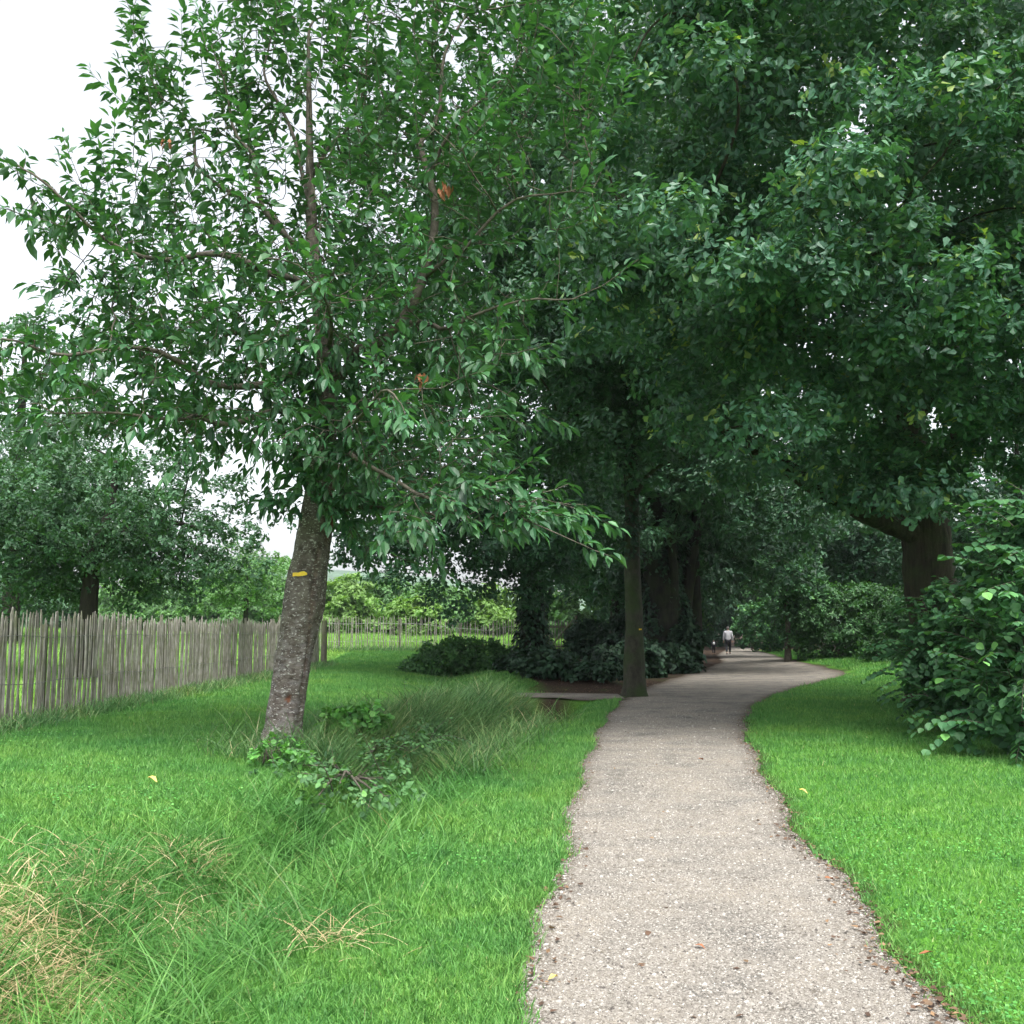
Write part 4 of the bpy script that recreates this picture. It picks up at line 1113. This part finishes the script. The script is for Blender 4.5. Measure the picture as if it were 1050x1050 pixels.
# ------------------------------------------------------------------ palings
def picket_mesh(mb, x, y, z, w, th, h, rot, lean, rng):
    # split chestnut pale: irregular cross section, roughly pointed top
    k = 5
    hs = np.array([0, .35, .7, .95, 1.0]) * h
    ang = np.array([0, 1.3, 2.6, 3.8, 5.1]) + rng.normal(0, .15, 5)
    bend = rng.normal(0, .012, 2)
    V = []
    for i in range(k):
        f = hs[i] / h
        s = 1.0 if i < 3 else (.92 if i == 3 else .45)
        cx = lean[0] * hs[i] + bend[0] * math.sin(f * PI); cy = lean[1] * hs[i] + bend[1] * math.sin(f * PI)
        for a in ang:
            u = math.cos(a) * w / 2 * s * (1 + rng.normal(0, .06)); v = math.sin(a) * th / 2 * s
            V.append((x + cx + u * math.cos(rot) - v * math.sin(rot), y + cy + u * math.sin(rot) + v * math.cos(rot), z + hs[i]))
    n = 5
    kk = np.arange(n); k2 = (kk + 1) % n
    Q = np.concatenate([np.stack([i * n + kk, i * n + k2, (i + 1) * n + k2, (i + 1) * n + kk], 1) for i in range(k - 1)])
    V.append((x + lean[0] * h, y + lean[1] * h, z + h + .012))
    T = np.stack([np.full(n, len(V) - 1), (k - 1) * n + kk, (k - 1) * n + k2], 1)
    mb.add(np.array(V), Q, T)


def paling_fence(name, label, a, b_, spacing, hgt, width, seed, wires=(.42, 1.15), post_step=2.5, nmax=100, post_r=.055, skip=()):
    rng = np.random.default_rng(seed)
    a = np.array(a, float); b_ = np.array(b_, float)
    Ln = np.linalg.norm(b_ - a); dr = (b_ - a) / Ln; rot = math.atan2(dr[1], dr[0])
    org = np.array([a[0], a[1], tz(*a)])
    t = thing(name, label, "fence", org)
    n = int(Ln / spacing)
    items = []
    for i in range(n):
        s = (i + .5 + rng.normal(0, .12)) * spacing
        p = a + dr * s
        items.append((math.hypot(p[0], p[1]), p))
    items.sort(key=lambda k: k[0])
    rest = MB()
    for i, (dist, p) in enumerate(items):
        mb = MB() if i < nmax else rest
        picket_mesh(mb, p[0] - org[0], p[1] - org[1], tz(*p) - org[2] - .05, width * rng.uniform(.7, 1.3), .03 * rng.uniform(.7, 1.3), hgt * rng.uniform(.935, 1.045) + .05, rot + rng.normal(0, .25), (dr[0] * rng.normal(0, .018), dr[1] * rng.normal(0, .018)), rng)
        if i < nmax: mb.build("picket", M['paling'], t)
    if len(items) > nmax: rest.build("picket", M['paling'], t, kind="stuff")
    perp = np.array([-dr[1], dr[0]])
    if np.dot(perp, -a) > 0: perp = -perp
    for s in np.arange(0.02, Ln + .01, post_step):
        p = a + dr * min(s, Ln) + perp * (.075 + .0)
        h = hgt * rng.uniform(.9, .97); z0 = tz(*p) - org[2]
        mb = MB(); l = rng.normal(0, .012, 2)
        mb.tube([(p[0] - org[0], p[1] - org[1], z0 - .1), (p[0] - org[0] + l[0] * .5, p[1] - org[1] + l[1] * .5, z0 + h * .5), (p[0] - org[0] + l[0], p[1] - org[1] + l[1], z0 + h)], [post_r * 1.05, post_r, post_r * .95], 9)
        mb.build("post", M['post'], t)
    for wz in wires:
        for sgn in (-1, 1):
            pts = []
            for s in np.arange(0, Ln, .16):
                p = a + dr * s + perp * sgn * .024
                pts.append((p[0] - org[0], p[1] - org[1], tz(*p) - org[2] + wz + .012 * math.sin(s * 3 + wz * 7) + .006 * sgn * math.sin(s * 20)))
            mb = MB(); mb.tube(pts, np.full(len(pts), .0035), 4)
            mb.build("wire", M['wire'], t)
    return t
paling_fence("paling_fence", "weathered grey split paling fence running away along the left lawn", (-6.5, 9.5), (-6.55, 35.0), .087, 1.48, .054, 101, wires=(.55, 1.17))
paling_fence("paling_fence", "far thin paling fence crossing behind the lawn with meadow beyond", (-10.0, 44.0), (1.5, 43.8), .118, 1.45, .042, 102, wires=(.4, 1.15), post_step=2.6, post_r=.05)
paling_fence("paling_fence", "short shaded paling fence right of the wooden gate", (2.8, 43.6), (6.2, 42.6), .12, 1.4, .045, 103, wires=(.4, 1.1), post_step=1.7)
# corner post at the end of the left fence
mb = MB(); z0 = tz(-6.5, 35.2)
mb.tube([(0, 0, -.1), (0.01, 0, .8), (0.0, 0.01, 1.55)], [.11, .1, .095], 12)
o = mb.build("fence_post", M['post'], None, loc=(-6.42, 35.22, z0)); tag(o, "stout round post at the far end of the left paling fence", "post")
# wooden gate with diagonal brace
gz = tz(2.1, 43.7)
gt = thing("wooden_gate", "small wooden paling gate with a diagonal brace, left of the mossy trunk", "gate", (2.1, 43.7, gz))
mb = MB(); rngg = np.random.default_rng(9)
for i in range(9): picket_mesh(mb, -.52 + i * .13, 0, .04, .05, .025, 1.35 + rngg.normal(0, .03), 0, (0, 0), rngg)
mb.build("pales", M['paling'], gt)
mb = MB(); mb.box((0, -.04, .3), (1.18, .035, .08)); mb.box((0, -.04, 1.12), (1.18, .035, .08)); mb.build("rail", M['post'], gt)
mb = MB(); mb.tube([(-.68, -.075, .05), (.5, -.075, 1.42)], [.035, .035], 6); mb.build("brace", M['post'], gt)
for sx in (-.64, .62):
    mb = MB(); mb.tube([(sx, 0, -.1), (sx, 0, 1.6)], [.065, .06], 9); mb.build("gate_post", M['post'], gt)

# ------------------------------------------------------------------ grass
def blades(name, X_, Y_, length, width, mat, rng, lean=.45, segs=2, zoff=0.0, droop=.25, bias=None, lmin=0.0, kind="stuff"):
    n = len(X_)
    Zb = terrain(X_, Y_) + zoff - .005
    base = np.stack([X_, Y_, Zb], 1)
    a = rng.random(n) * 2 * PI
    d = np.stack([np.cos(a), np.sin(a), np.zeros(n)], 1)
    if bias is not None: d = norm(d + bias)
    ln = lmin + np.abs(rng.normal(0, lean, n))
    a2 = rng.random(n) * 2 * PI
    w = np.stack([np.cos(a2), np.sin(a2), np.zeros(n)], 1)
    V = []; ts = np.linspace(0, 1, segs + 1)
    for i, t in enumerate(ts):
        up = t * np.cos(np.minimum(ln, 1.3)) - droop * t * t * ln
        ho = t * np.sin(np.minimum(ln, 1.3)) + droop * t * t
        c = base + np.stack([np.zeros(n), np.zeros(n), up * length], 1) + d * (ho * length)[:, None]
        if i < segs:
            ww = (width * (1 - .75 * t ** 1.6))[:, None] / 2
            V += [c - w * ww, c + w * ww]
        else: V.append(c)
    V = np.stack(V, 1)
    m = V.shape[1]
    off = (np.arange(n) * m)[:, None]
    Fs = []
    q = [[2 * i, 2 * i + 1, 2 * i + 3, 2 * i + 2] for i in range(segs - 1)]
    if q: Fs.append((np.array(q)[None] + off[:, :, None]).reshape(-1, 4))
    Fs.append((np.array([[2 * segs - 2, 2 * segs - 1, 2 * segs]])[None] + off[:, :, None]).reshape(-1, 3))
    rnd = np.clip(rng.beta(2.2, 2.2, n), 0, 1)
    return build(name, V.reshape(-1, 3), Fs, mat, None, {"rnd": np.repeat(rnd, m)}, kind=kind)


def scatter(n, x0, x1, y0, y1, rng, power=1.0):
    """denser near the camera: pdf ~ 1/y^power"""
    u = rng.random(n)
    if abs(power - 1) < 1e-6: y = y0 * (y1 / y0) ** u
    else:
        e = 1 - power; y = (y0 ** e + u * (y1 ** e - y0 ** e)) ** (1 / e)
    return x0 + (x1 - x0) * rng.random(n), y

rg = np.random.default_rng(77)
# left lawn + strip, right lawn
def ditchd(x, y): return np.abs(x - np.interp(y, DITCH_Y, DITCH_X))
def view_mask(x, y, m=0.6): return np.abs(x) < y * .53 + m
Xl, Yl = scatter(1500000, -6.6, 2.8, 3.3, 43.0, rg, 1.35)
k = (Xl < path_l(Yl) - .0 + rg.normal(0, .035, len(Xl))) & view_mask(Xl, Yl) & ~((Yl > 24.4) & (Xl + .5 * np.sin(3 * Yl) * .4 > np.interp(Yl, [24, 26, 34, 45], [0.9, 0.5, 0.0, 0.8]))) & ~((Yl > 22.9) & (Yl < 24.9) & (Xl > -.5)) & ~((Yl > 18.6) & (Yl < 23.4) & (np.abs(Xl - np.interp(Yl, DITCH_Y, DITCH_X) + .05) < .5))
Xl, Yl = Xl[k], Yl[k]
Xr, Yr = scatter(900000, 1.2, 16.5, 3.3, 34.0, rg, 1.35)
k = (Xr > path_r(Yr) + rg.normal(0, .03, len(Xr))) & view_mask(Xr, Yr)
Xr, Yr = Xr[k], Yr[k]
Xa = np.concatenate([Xl, Xr]); Ya = np.concatenate([Yl, Yr])
print("lawn blades", len(Xa))
ln_ = (.033 + .0012 * Ya) * rg.lognormal(-.1, .36, len(Xa))
ln_ *= 1 + .5 * np.exp(-((Xa - path_l(Ya)) / .12) ** 2)
wd = (.0038 + .00065 * Ya) * rg.uniform(.7, 1.3, len(Xa))
near = Ya < 9
blades("lawn_grass", Xa[near], Ya[near], ln_[near], wd[near], M['lawn'], rg, lean=.8, segs=2)
blades("lawn_grass", Xa[~near], Ya[~near], ln_[~near], wd[~near], M['lawn'], rg, lean=.5, segs=1)
# verge grass deep in the wood
Xv, Yv = scatter(60000, 9, 22, 34, 75, rg, 1.0)
k = (Xv > path_r(Yv) + .3) & (Xv < path_r(Yv) + 7)
blades("lawn_grass", Xv[k], Yv[k], .13 * rg.uniform(.6, 1.3, k.sum()), np.full(k.sum(), .035), M['lawn'], rg, segs=1)
# meadow beyond the fences
Xm, Ym = scatter(90000, -40, 4, 44.5, 110, rg, 1.3)
k = np.abs(Xm) < Ym * .55
M['meadow'] = grass_mat("meadow_grass", [(0, (.14, .30, .05)), (.6, (.20, .39, .075)), (1, (.34, .46, .14))])
blades("meadow_grass", Xm[k], Ym[k], .3 * rg.uniform(.6, 1.3, k.sum()), np.full(k.sum(), .06), M['meadow'], rg, segs=1)
Xm, Ym = scatter(90000, -26, -6.75, 9, 44, rg, 1.0)
blades("meadow_grass", Xm, Ym, .2 * rg.uniform(.6, 1.3, len(Xm)), np.full(len(Xm), .03), M['meadow'], rg, segs=1)

# tall grass along the ditch
def ditch_pts(n, y0, y1, spread, rng, power=.8, off=0.0):
    _, y = scatter(n, 0, 1, y0, y1, rng, power)
    x = np.interp(y, DITCH_Y, DITCH_X) + off + rng.normal(0, 1, n) * spread
    # clumping
    c = np.array([mnoise.noise(Vector((a * 2.2, b * 2.2, 3.3))) for a, b in zip(x, y)])
    k = c + rng.normal(0, .18, n) > -.12
    return x[k], y[k]
x, y = ditch_pts(34000, 3.4, 12.5, .42, rg)
k = x < path_l(y) - .35; x, y = x[k], y[k]
blades("tall_grass", x, y, rg.lognormal(-1.5, .42, len(x)).clip(.08, .5), np.full(len(x), .006) + .0004 * y, M['tall'], rg, lmin=.2, lean=.6, segs=4, droop=.5)
x, y = ditch_pts(52000, 11.0, 22.6, .62, rg, .4, off=-.55)
k = (x < path_l(y) - .4) & ~((y > 18.2) & (x > np.interp(y, DITCH_Y, DITCH_X) - .5)); x, y = x[k], y[k]
blades("tall_grass", x, y, rg.lognormal(-1.15, .38, len(x)).clip(.08, .7), np.full(len(x), .008) + .0004 * y, M['tall_grey'], rg, lmin=.1, lean=.5, segs=3, droop=.5)
# rough grass along the fence foot
x = -6.42 + np.abs(rg.normal(0, .22, 12000)); y = 9 + 26.5 * rg.random(12000)
blades("tall_grass", x, y, rg.uniform(.08, .32, len(x)), np.full(len(x), .014), M['tall_grey'], rg, lean=.6, segs=3, droop=.4)
x = -10 + 11.5 * rg.random(5000); y = 43.6 - np.abs(rg.normal(0, .35, 5000))
blades("tall_grass", x, y, rg.uniform(.1, .35, len(x)), np.full(len(x), .03), M['tall_grey'], rg, lean=.5, segs=2, droop=.4)
# dead straw at lower left
def clump(n, px, py, sx, sy, rng):
    c = gnd(px, py); return c[0] + rng.normal(0, sx, n), c[1] + rng.normal(0, sy, n)
xs_, ys_ = [], []
for (px, py, n, sx, sy) in [(15, 985, 420, .3, .25), (60, 950, 200, .28, .25), (5, 1045, 480, .25, .2), (50, 915, 160, .3, .35), (-40, 960, 240, .25, .3), (75, 1020, 160, .22, .2), (140, 940, 110, .3, .3), (200, 885, 120, .15, .15), (230, 965, 150, .2, .15), (340, 965, 90, .15, .15), (395, 770, 120, .3, .8), (110, 900, 120, .4, .3), (460, 735, 120, .4, 1.5)]:
    a, b2 = clump(n, px, py, sx, sy, rg); xs_.append(a); ys_.append(b2)
xs_ = np.concatenate(xs_); ys_ = np.concatenate(ys_)
blades("dry_grass", xs_, ys_, rg.uniform(.1, .32, len(xs_)), np.full(len(xs_), .005) + .0003 * ys_, M['straw'], rg, lmin=.65, lean=.6, segs=4, droop=.4, zoff=.03)
# clover on the right verge
x, y = scatter(16000, 1.4, 5.0, 3.4, 8.5, rg, 2.0)
c = np.array([mnoise.noise(Vector((a * 1.3, b * 1.3, 8.3))) for a, b in zip(x, y)])
k = (x > path_r(y) + .05) & (c > -.05); x, y = x[k], y[k]
n = len(x); a = rg.random(n) * 2 * PI
leaves("clover", np.stack([x, y, terrain(x, y) + rg.uniform(.03, .065, n)], 1), np.stack([np.cos(a), np.sin(a), rg.normal(0, .2, n)], 1), np.array([0, 0, 1.]) + rg.normal(0, .3, (n, 3)), rg.uniform(.009, .02, n), T_round(), rg.random(n), M['clover'], None, rg.random(n), kind="stuff")
x, y = scatter(14000, -6, 0, 5, 16, rg, 1.2)
c = np.array([mnoise.noise(Vector((a * .9, b * .9, 1.3))) for a, b in zip(x, y)])
k = (x < path_l(y) - .1) & (c > .1) & (ditchd(x, y) > .4); x, y = x[k], y[k]
n = len(x); a = rg.random(n) * 2 * PI
leaves("clover", np.stack([x, y, terrain(x, y) + rg.uniform(.03, .065, n)], 1), np.stack([np.cos(a), np.sin(a), rg.normal(0, .2, n)], 1), np.array([0, 0, 1.]) + rg.normal(0, .3, (n, 3)), rg.uniform(.011, .024, n), T_round(), rg.random(n), M['clover'], None, rg.random(n), kind="stuff")

# ------------------------------------------------------------------ pebbles, litter
oct_v = np.array([[1, 0, 0], [-1, 0, 0], [0, 1, 0], [0, -1, 0], [0, 0, 1], [0, 0, -.4]], float)
oct_f = np.array([[0, 2, 4], [2, 1, 4], [1, 3, 4], [3, 0, 4], [2, 0, 5], [1, 2, 5], [3, 1, 5], [0, 3, 5]])
n = 150000
u, y = scatter(n, 0, 1, 3.3, 40, rg, 1.7)
k = rg.random(n) > sstep(9, 38, y) ** .6; u, y = u[k], y[k]; n = len(y)
x = path_l(y) + (path_r(y) - path_l(y)) * u
s = rg.lognormal(-5.55, .42, n) * (1 + .03 * np.minimum(y, 18))
V = oct_v[None] * s[:, None, None] * rg.uniform(.6, 1.3, (n, 6, 1)) * np.array([1, 1, .6])
an = rg.random(n) * 2 * PI
cs, sn = np.cos(an)[:, None], np.sin(an)[:, None]
V = np.stack([V[..., 0] * cs - V[..., 1] * sn, V[..., 0] * sn + V[..., 1] * cs, V[..., 2]], -1)
zc = terrain(x, y) + .004 + .012 * (1 - (2 * u - 1) ** 2)
V += np.stack([x, y, zc], 1)[:, None]
build("gravel_stones", V.reshape(-1, 3), (oct_f[None] + (np.arange(n) * 6)[:, None, None]).reshape(-1, 3), M['pebble'], None, {"rnd": np.repeat(np.clip(rg.normal(.5, .25, n), 0, 1), 6)}, kind="stuff")
# leaf litter along the path edges and on the wood floor
n = 1300
_, y = scatter(n, 0, 1, 3.4, 26, rg, 1.2)
side = rg.random(n) < .72
x = np.where(side, path_r(y) - np.abs(rg.normal(0, .10, n)) + .03, path_l(y) + np.abs(rg.normal(0, .08, n)))
mid = rg.random(n) < .06
x = np.where(mid, path_l(y) + (path_r(y) - path_l(y)) * rg.random(n), x)
x2 = rg.uniform(.3, 6, 4500); y2 = rg.uniform(24.9, 31, 4500); k2_ = x2 < path_l(y2) + .1; x2, y2 = x2[k2_], y2[k2_]
x = np.concatenate([x, x2]); y = np.concatenate([y, y2]); n = len(x)
a = rg.random(n) * 2 * PI
leaves("leaf_litter", np.stack([x, y, terrain(x, y) + .018 + rg.random(n) * .01], 1), np.stack([np.cos(a), np.sin(a), rg.normal(0, .12, n)], 1), np.array([0, 0, 1.]) + rg.normal(0, .35, (n, 3)), rg.uniform(.015, .045, n), T_oak(), rg.random(n), M['litter'], None, rg.random(n), kind="stuff")

def fallen(px, py, L_, mat, label):
    c = gnd(px, py); rngf = np.random.default_rng(int(px * 7 + py))
    V0, F0 = T_cherry()
    a = rngf.random() * 6.28
    V = V0 * np.array([1.3, 1, 1.6]) * L_; V[:, 1] -= L_ / 2; V[:, 2] += .02 + rngf.random(8) * .012
    V = np.stack([V[:, 0] * math.cos(a) - V[:, 1] * math.sin(a), V[:, 0] * math.sin(a) + V[:, 1] * math.cos(a), V[:, 2]], 1)
    o = build("fallen_leaf", V, F0, mat, loc=(c[0], c[1], c[2] + .004 + (.04 if (px < 500 or px > 900 or py < 830) else 0)))
    tag(o, label, "leaf", "single fallen leaves")
fallen(156, 806, .12, M['yellow_leaf'], "yellow fallen leaf lying on the left lawn before the cherry")
fallen(824, 818, .09, M['yellow_leaf'], "yellowish fallen leaf in the right lawn close to the path")
fallen(950, 992, .07, M['brown_leaf'], "reddish brown leaf at the right path edge, nearest the viewer")
fallen(851, 905, .075, M['brown_leaf'], "brown leaf on gravel by the right edge halfway along the bright path")
fallen(719, 784, .10, M['brown_leaf'], "dark brown leaf in the middle of the path near the shade")
fallen(718, 976, .06, M['brown_leaf'], "dark leaf in the middle of the gravel in the foreground")
fallen(567, 1008, .05, M['yellow_leaf'], "tan leaf on gravel near the left path edge")

# ------------------------------------------------------------------ people
def skin_mesh(name, joints, edges, rad, mat, parent, root=0, sub=2):
    me = bpy.data.meshes.new(name); me.from_pydata([tuple(j) for j in joints], edges, []); me.update()
    o = bpy.data.objects.new(name, me); COL.objects.link(o)
    m = o.modifiers.new("skin", 'SKIN')
    if not me.skin_vertices: me.attributes  # layer is made by the modifier below
    sv = me.skin_vertices[0].data if len(me.skin_vertices) else None
    if sv is None:
        bpy.context.view_layer.objects.active = o
        bpy.ops.mesh.customdata_skin_add(); sv = me.skin_vertices[0].data
    for i, r in enumerate(rad): sv[i].radius = (r, r) if not isinstance(r, tuple) else r; sv[i].use_root = (i == root)
    m2 = o.modifiers.new("sub", 'SUBSURF'); m2.levels = sub; m2.render_levels = sub
    dg = bpy.context.evaluated_depsgraph_get()
    me2 = bpy.data.meshes.new_from_object(o.evaluated_get(dg)); me2.name = name
    o.modifiers.clear(); o.data = me2; me2.materials.clear(); me2.materials.append(mat)
    for p_ in me2.polygons: p_.use_smooth = True
    o.parent = parent
    return o

skinm = flat_mat("skin_tone", (.5, .32, .24), noise=.05)
def person(label, loc, H, coat, trouser, hair, rotz, stride=.16, bag=None, hat=False):
    s = H / 1.75
    t = thing("person", label, "person", loc, None, rotz)
    def S(v): return tuple(k * s for k in v)
    # facing +y (away from the camera)
    J = [(0, 0, .95), (0, .01, 1.15), (0, 0, 1.38), (0, .01, 1.49), (0, .02, 1.60), (0, .025, 1.70),
         (.10, 0, .90), (.11, .08, .50), (.11, stride, .09), (.12, stride + .15, .03),
         (-.10, 0, .90), (-.11, .02, .50), (-.11, -stride, .11), (-.12, -stride + .12, .03),
         (.19, 0, 1.40), (.25, -.04, 1.12), (.26, .05, .88), (.26, .08, .79),
         (-.19, 0, 1.40), (-.25, .04, 1.12), (-.26, .12, .88), (-.26, .15, .79)]
    Rr = [.15, .13, .15, .058, .085, .075, .085, .058, .042, .03, .085, .058, .042, .03, .06, .045, .033, .03, .06, .045, .033, .03]
    E = [(0, 1), (1, 2), (2, 3), (3, 4), (4, 5), (0, 6), (6, 7), (7, 8), (8, 9), (0, 10), (10, 11), (11, 12), (12, 13), (2, 14), (14, 15), (15, 16), (16, 17), (2, 18), (18, 19), (19, 20), (20, 21)]
    for side, w in ((1, 17), (-1, 21)):
        b0 = J[w]
        for k, (dy, L_) in enumerate([(-.025, .07), (-.01, .08), (.008, .078), (.022, .06)]):
            J.append((b0[0], b0[1] + dy, b0[2] - L_)); Rr.append(.009); E.append((w, len(J) - 1))
        J.append((b0[0] - side * .02, b0[1] + .045, b0[2] - .03)); Rr.append(.01); E.append((w, len(J) - 1))
    body = skin_mesh("body", [S(j) for j in J], E, [k * s for k in Rr], skinm, t)
    # coat: torso and sleeves, slightly larger, hem below the hips
    J2 = [(0, 0, .84), (0, .0, 1.0), (0, .0, 1.2), (0, 0, 1.40), (0, .01, 1.50), (.20, 0, 1.41), (.265, -.04, 1.12), (.275, .05, .87), (-.20, 0, 1.41), (-.265, .04, 1.12), (-.275, .12, .87)]
    R2 = [(.20, .15), (.195, .15), (.19, .15), (.19, .145), .085, .085, .07, .055, .085, .07, .055]
    E2 = [(0, 1), (1, 2), (2, 3), (3, 4), (3, 5), (5, 6), (6, 7), (3, 8), (8, 9), (9, 10)]
    skin_mesh("coat", [S(j) for j in J2], E2, [tuple(q * s for q in k) if isinstance(k, tuple) else k * s for k in R2], coat, t)
    J3 = [(0, 0, .92), (.10, 0, .86), (.11, .08, .50), (.11, stride - .01, .12), (-.10, 0, .86), (-.11, .02, .50), (-.11, -stride, .14)]
    E3 = [(0, 1), (1, 2), (2, 3), (0, 4), (4, 5), (5, 6)]
    skin_mesh("trousers", [S(j) for j in J3], E3, [k * s for k in (.13, .105, .078, .065, .105, .078, .065)], trouser, t)
    # shoes
    for sx, y0 in ((.115, stride), (-.115, -stride)):
        skin_mesh("shoe", [S((sx, y0 - .05, .045)), S((sx, y0 + .06, .04)), S((sx, y0 + .17, .03))], [(0, 1), (1, 2)], [k * s for k in (.045, .048, .035)], M['shoe'], t, sub=1)
    # hair cap
    mb = MB(); V = []; nh, na = 8, 16
    for i in range(nh):
        th = i / (nh - 1) * 1.75
        for j in range(na):
            a = 2 * PI * j / na
            d = np.array([math.sin(th) * math.cos(a), math.sin(th) * math.sin(a), math.cos(th)])
            if d[1] > .45 and d[2] < .35: d = d * .93
            V.append(np.array([0, .005, 1.635]) * s + d * np.array([.098, .112, .125]) * s)
    idx = np.arange(nh * na).reshape(nh, na)
    Q = np.stack([idx[:-1], idx[1:], np.roll(idx[1:], -1, 1), np.roll(idx[:-1], -1, 1)], -1).reshape(-1, 4)
    build("hair", np.array(V), Q, hair, t, smooth=True)
    # face features
    mb = MB()
    f = np.array([0, .118, 1.625]) * s
    mb.tube([f + np.array([0, -.02, .03]) * s, f + np.array([0, .012, -.01]) * s, f + np.array([0, -.01, -.025]) * s], np.array([.012, .017, .01]) * s, 6)
    mb.build("nose", skinm, t)
    if bag:
        mb = MB(); mb.tube(np.array([(0, -.17, 1.10), (0, -.2, 1.2), (0, -.2, 1.32), (0, -.17, 1.42)]) * s, np.array([.06, .13, .13, .07]) * s, 10)
        mb.build("backpack", bag, t, smooth=True)
    return t
M['shoe'] = flat_mat("shoe_leather", (.02, .02, .02))
coat_l = flat_mat("pale_jacket", (.50, .50, .53), noise=.08); trou = flat_mat("dark_trousers", (.012, .013, .018)); hairm = flat_mat("grey_hair", (.10, .09, .085))
coat_d = flat_mat("dark_coat", (.012, .013, .02)); bagm = flat_mat("white_backpack", (.62, .62, .62), noise=.05); hair2 = flat_mat("dark_hair", (.02, .016, .012))
pp = gnd(747, 671)
person("person in a pale grey jacket and dark trousers walking away down the path", pp, 1.70, coat_l, trou, hairm, -.1)
pc = gnd(732, 671)
person("small child in dark clothes with a white backpack walking beside the adult", pc, .92, coat_d, trou, hair2, -.1, bag=bagm)

# ------------------------------------------------------------------ light
w = bpy.data.worlds.new("World"); scene.world = w; w.use_nodes = True
nt = w.node_tree
bg = nt.nodes["Background"]
sky = nt.nodes.new("ShaderNodeTexSky"); sky.sky_type = 'NISHITA'; sky.sun_disc = False
ELEV, AZ = math.radians(63), math.radians(165)
sky.sun_elevation = ELEV; sky.sun_rotation = AZ
sky.air_density = 1.0; sky.dust_density = 4.0; sky.ozone_density = 1.0
hs = nt.nodes.new("ShaderNodeHueSaturation"); hs.inputs["Saturation"].default_value = 0.24
nt.links.new(sky.outputs[0], hs.inputs["Color"]); nt.links.new(hs.outputs[0], bg.inputs[0])
bg.inputs[1].default_value = 0.14
sd = bpy.data.lights.new("sun", 'SUN'); so_ = bpy.data.objects.new("sun", sd); COL.objects.link(so_)
sd.energy = 1.5; sd.angle = math.radians(30); sd.color = (1.0, .97, .92)
dirv = Vector((math.sin(AZ) * math.cos(ELEV), math.cos(AZ) * math.cos(ELEV), math.sin(ELEV)))
so_.rotation_euler = dirv.to_track_quat('Z', 'Y').to_euler()

vs = scene.view_settings
vs.view_transform = 'Standard'; vs.look = 'None'; vs.exposure = 1.58; vs.gamma = 1.0; vs.use_curve_mapping = False
cy = scene.cycles
cy.max_bounces = 6; cy.diffuse_bounces = 3; cy.glossy_bounces = 2; cy.transmission_bounces = 3; cy.transparent_max_bounces = 4
cy.caustics_reflective = False; cy.caustics_refractive = False
cy.use_denoising = True
# hazy damp air
hz = MB(); hz.box((0, 440, 45), (2200, 1400, 105))
hm, hnt, hout = newmat("haze_air")
pv_ = hnt.nodes.new("ShaderNodeVolumePrincipled"); pv_.inputs["Color"].default_value = (.82, .90, .97, 1); pv_.inputs["Density"].default_value = 0.00024; pv_.inputs["Anisotropy"].default_value = 0.2
hnt.links.new(pv_.outputs[0], hout.inputs["Volume"])
hz.build("haze", hm, None, kind="stuff")
cy.volume_bounces = 0
print("objects", len(scene.objects))
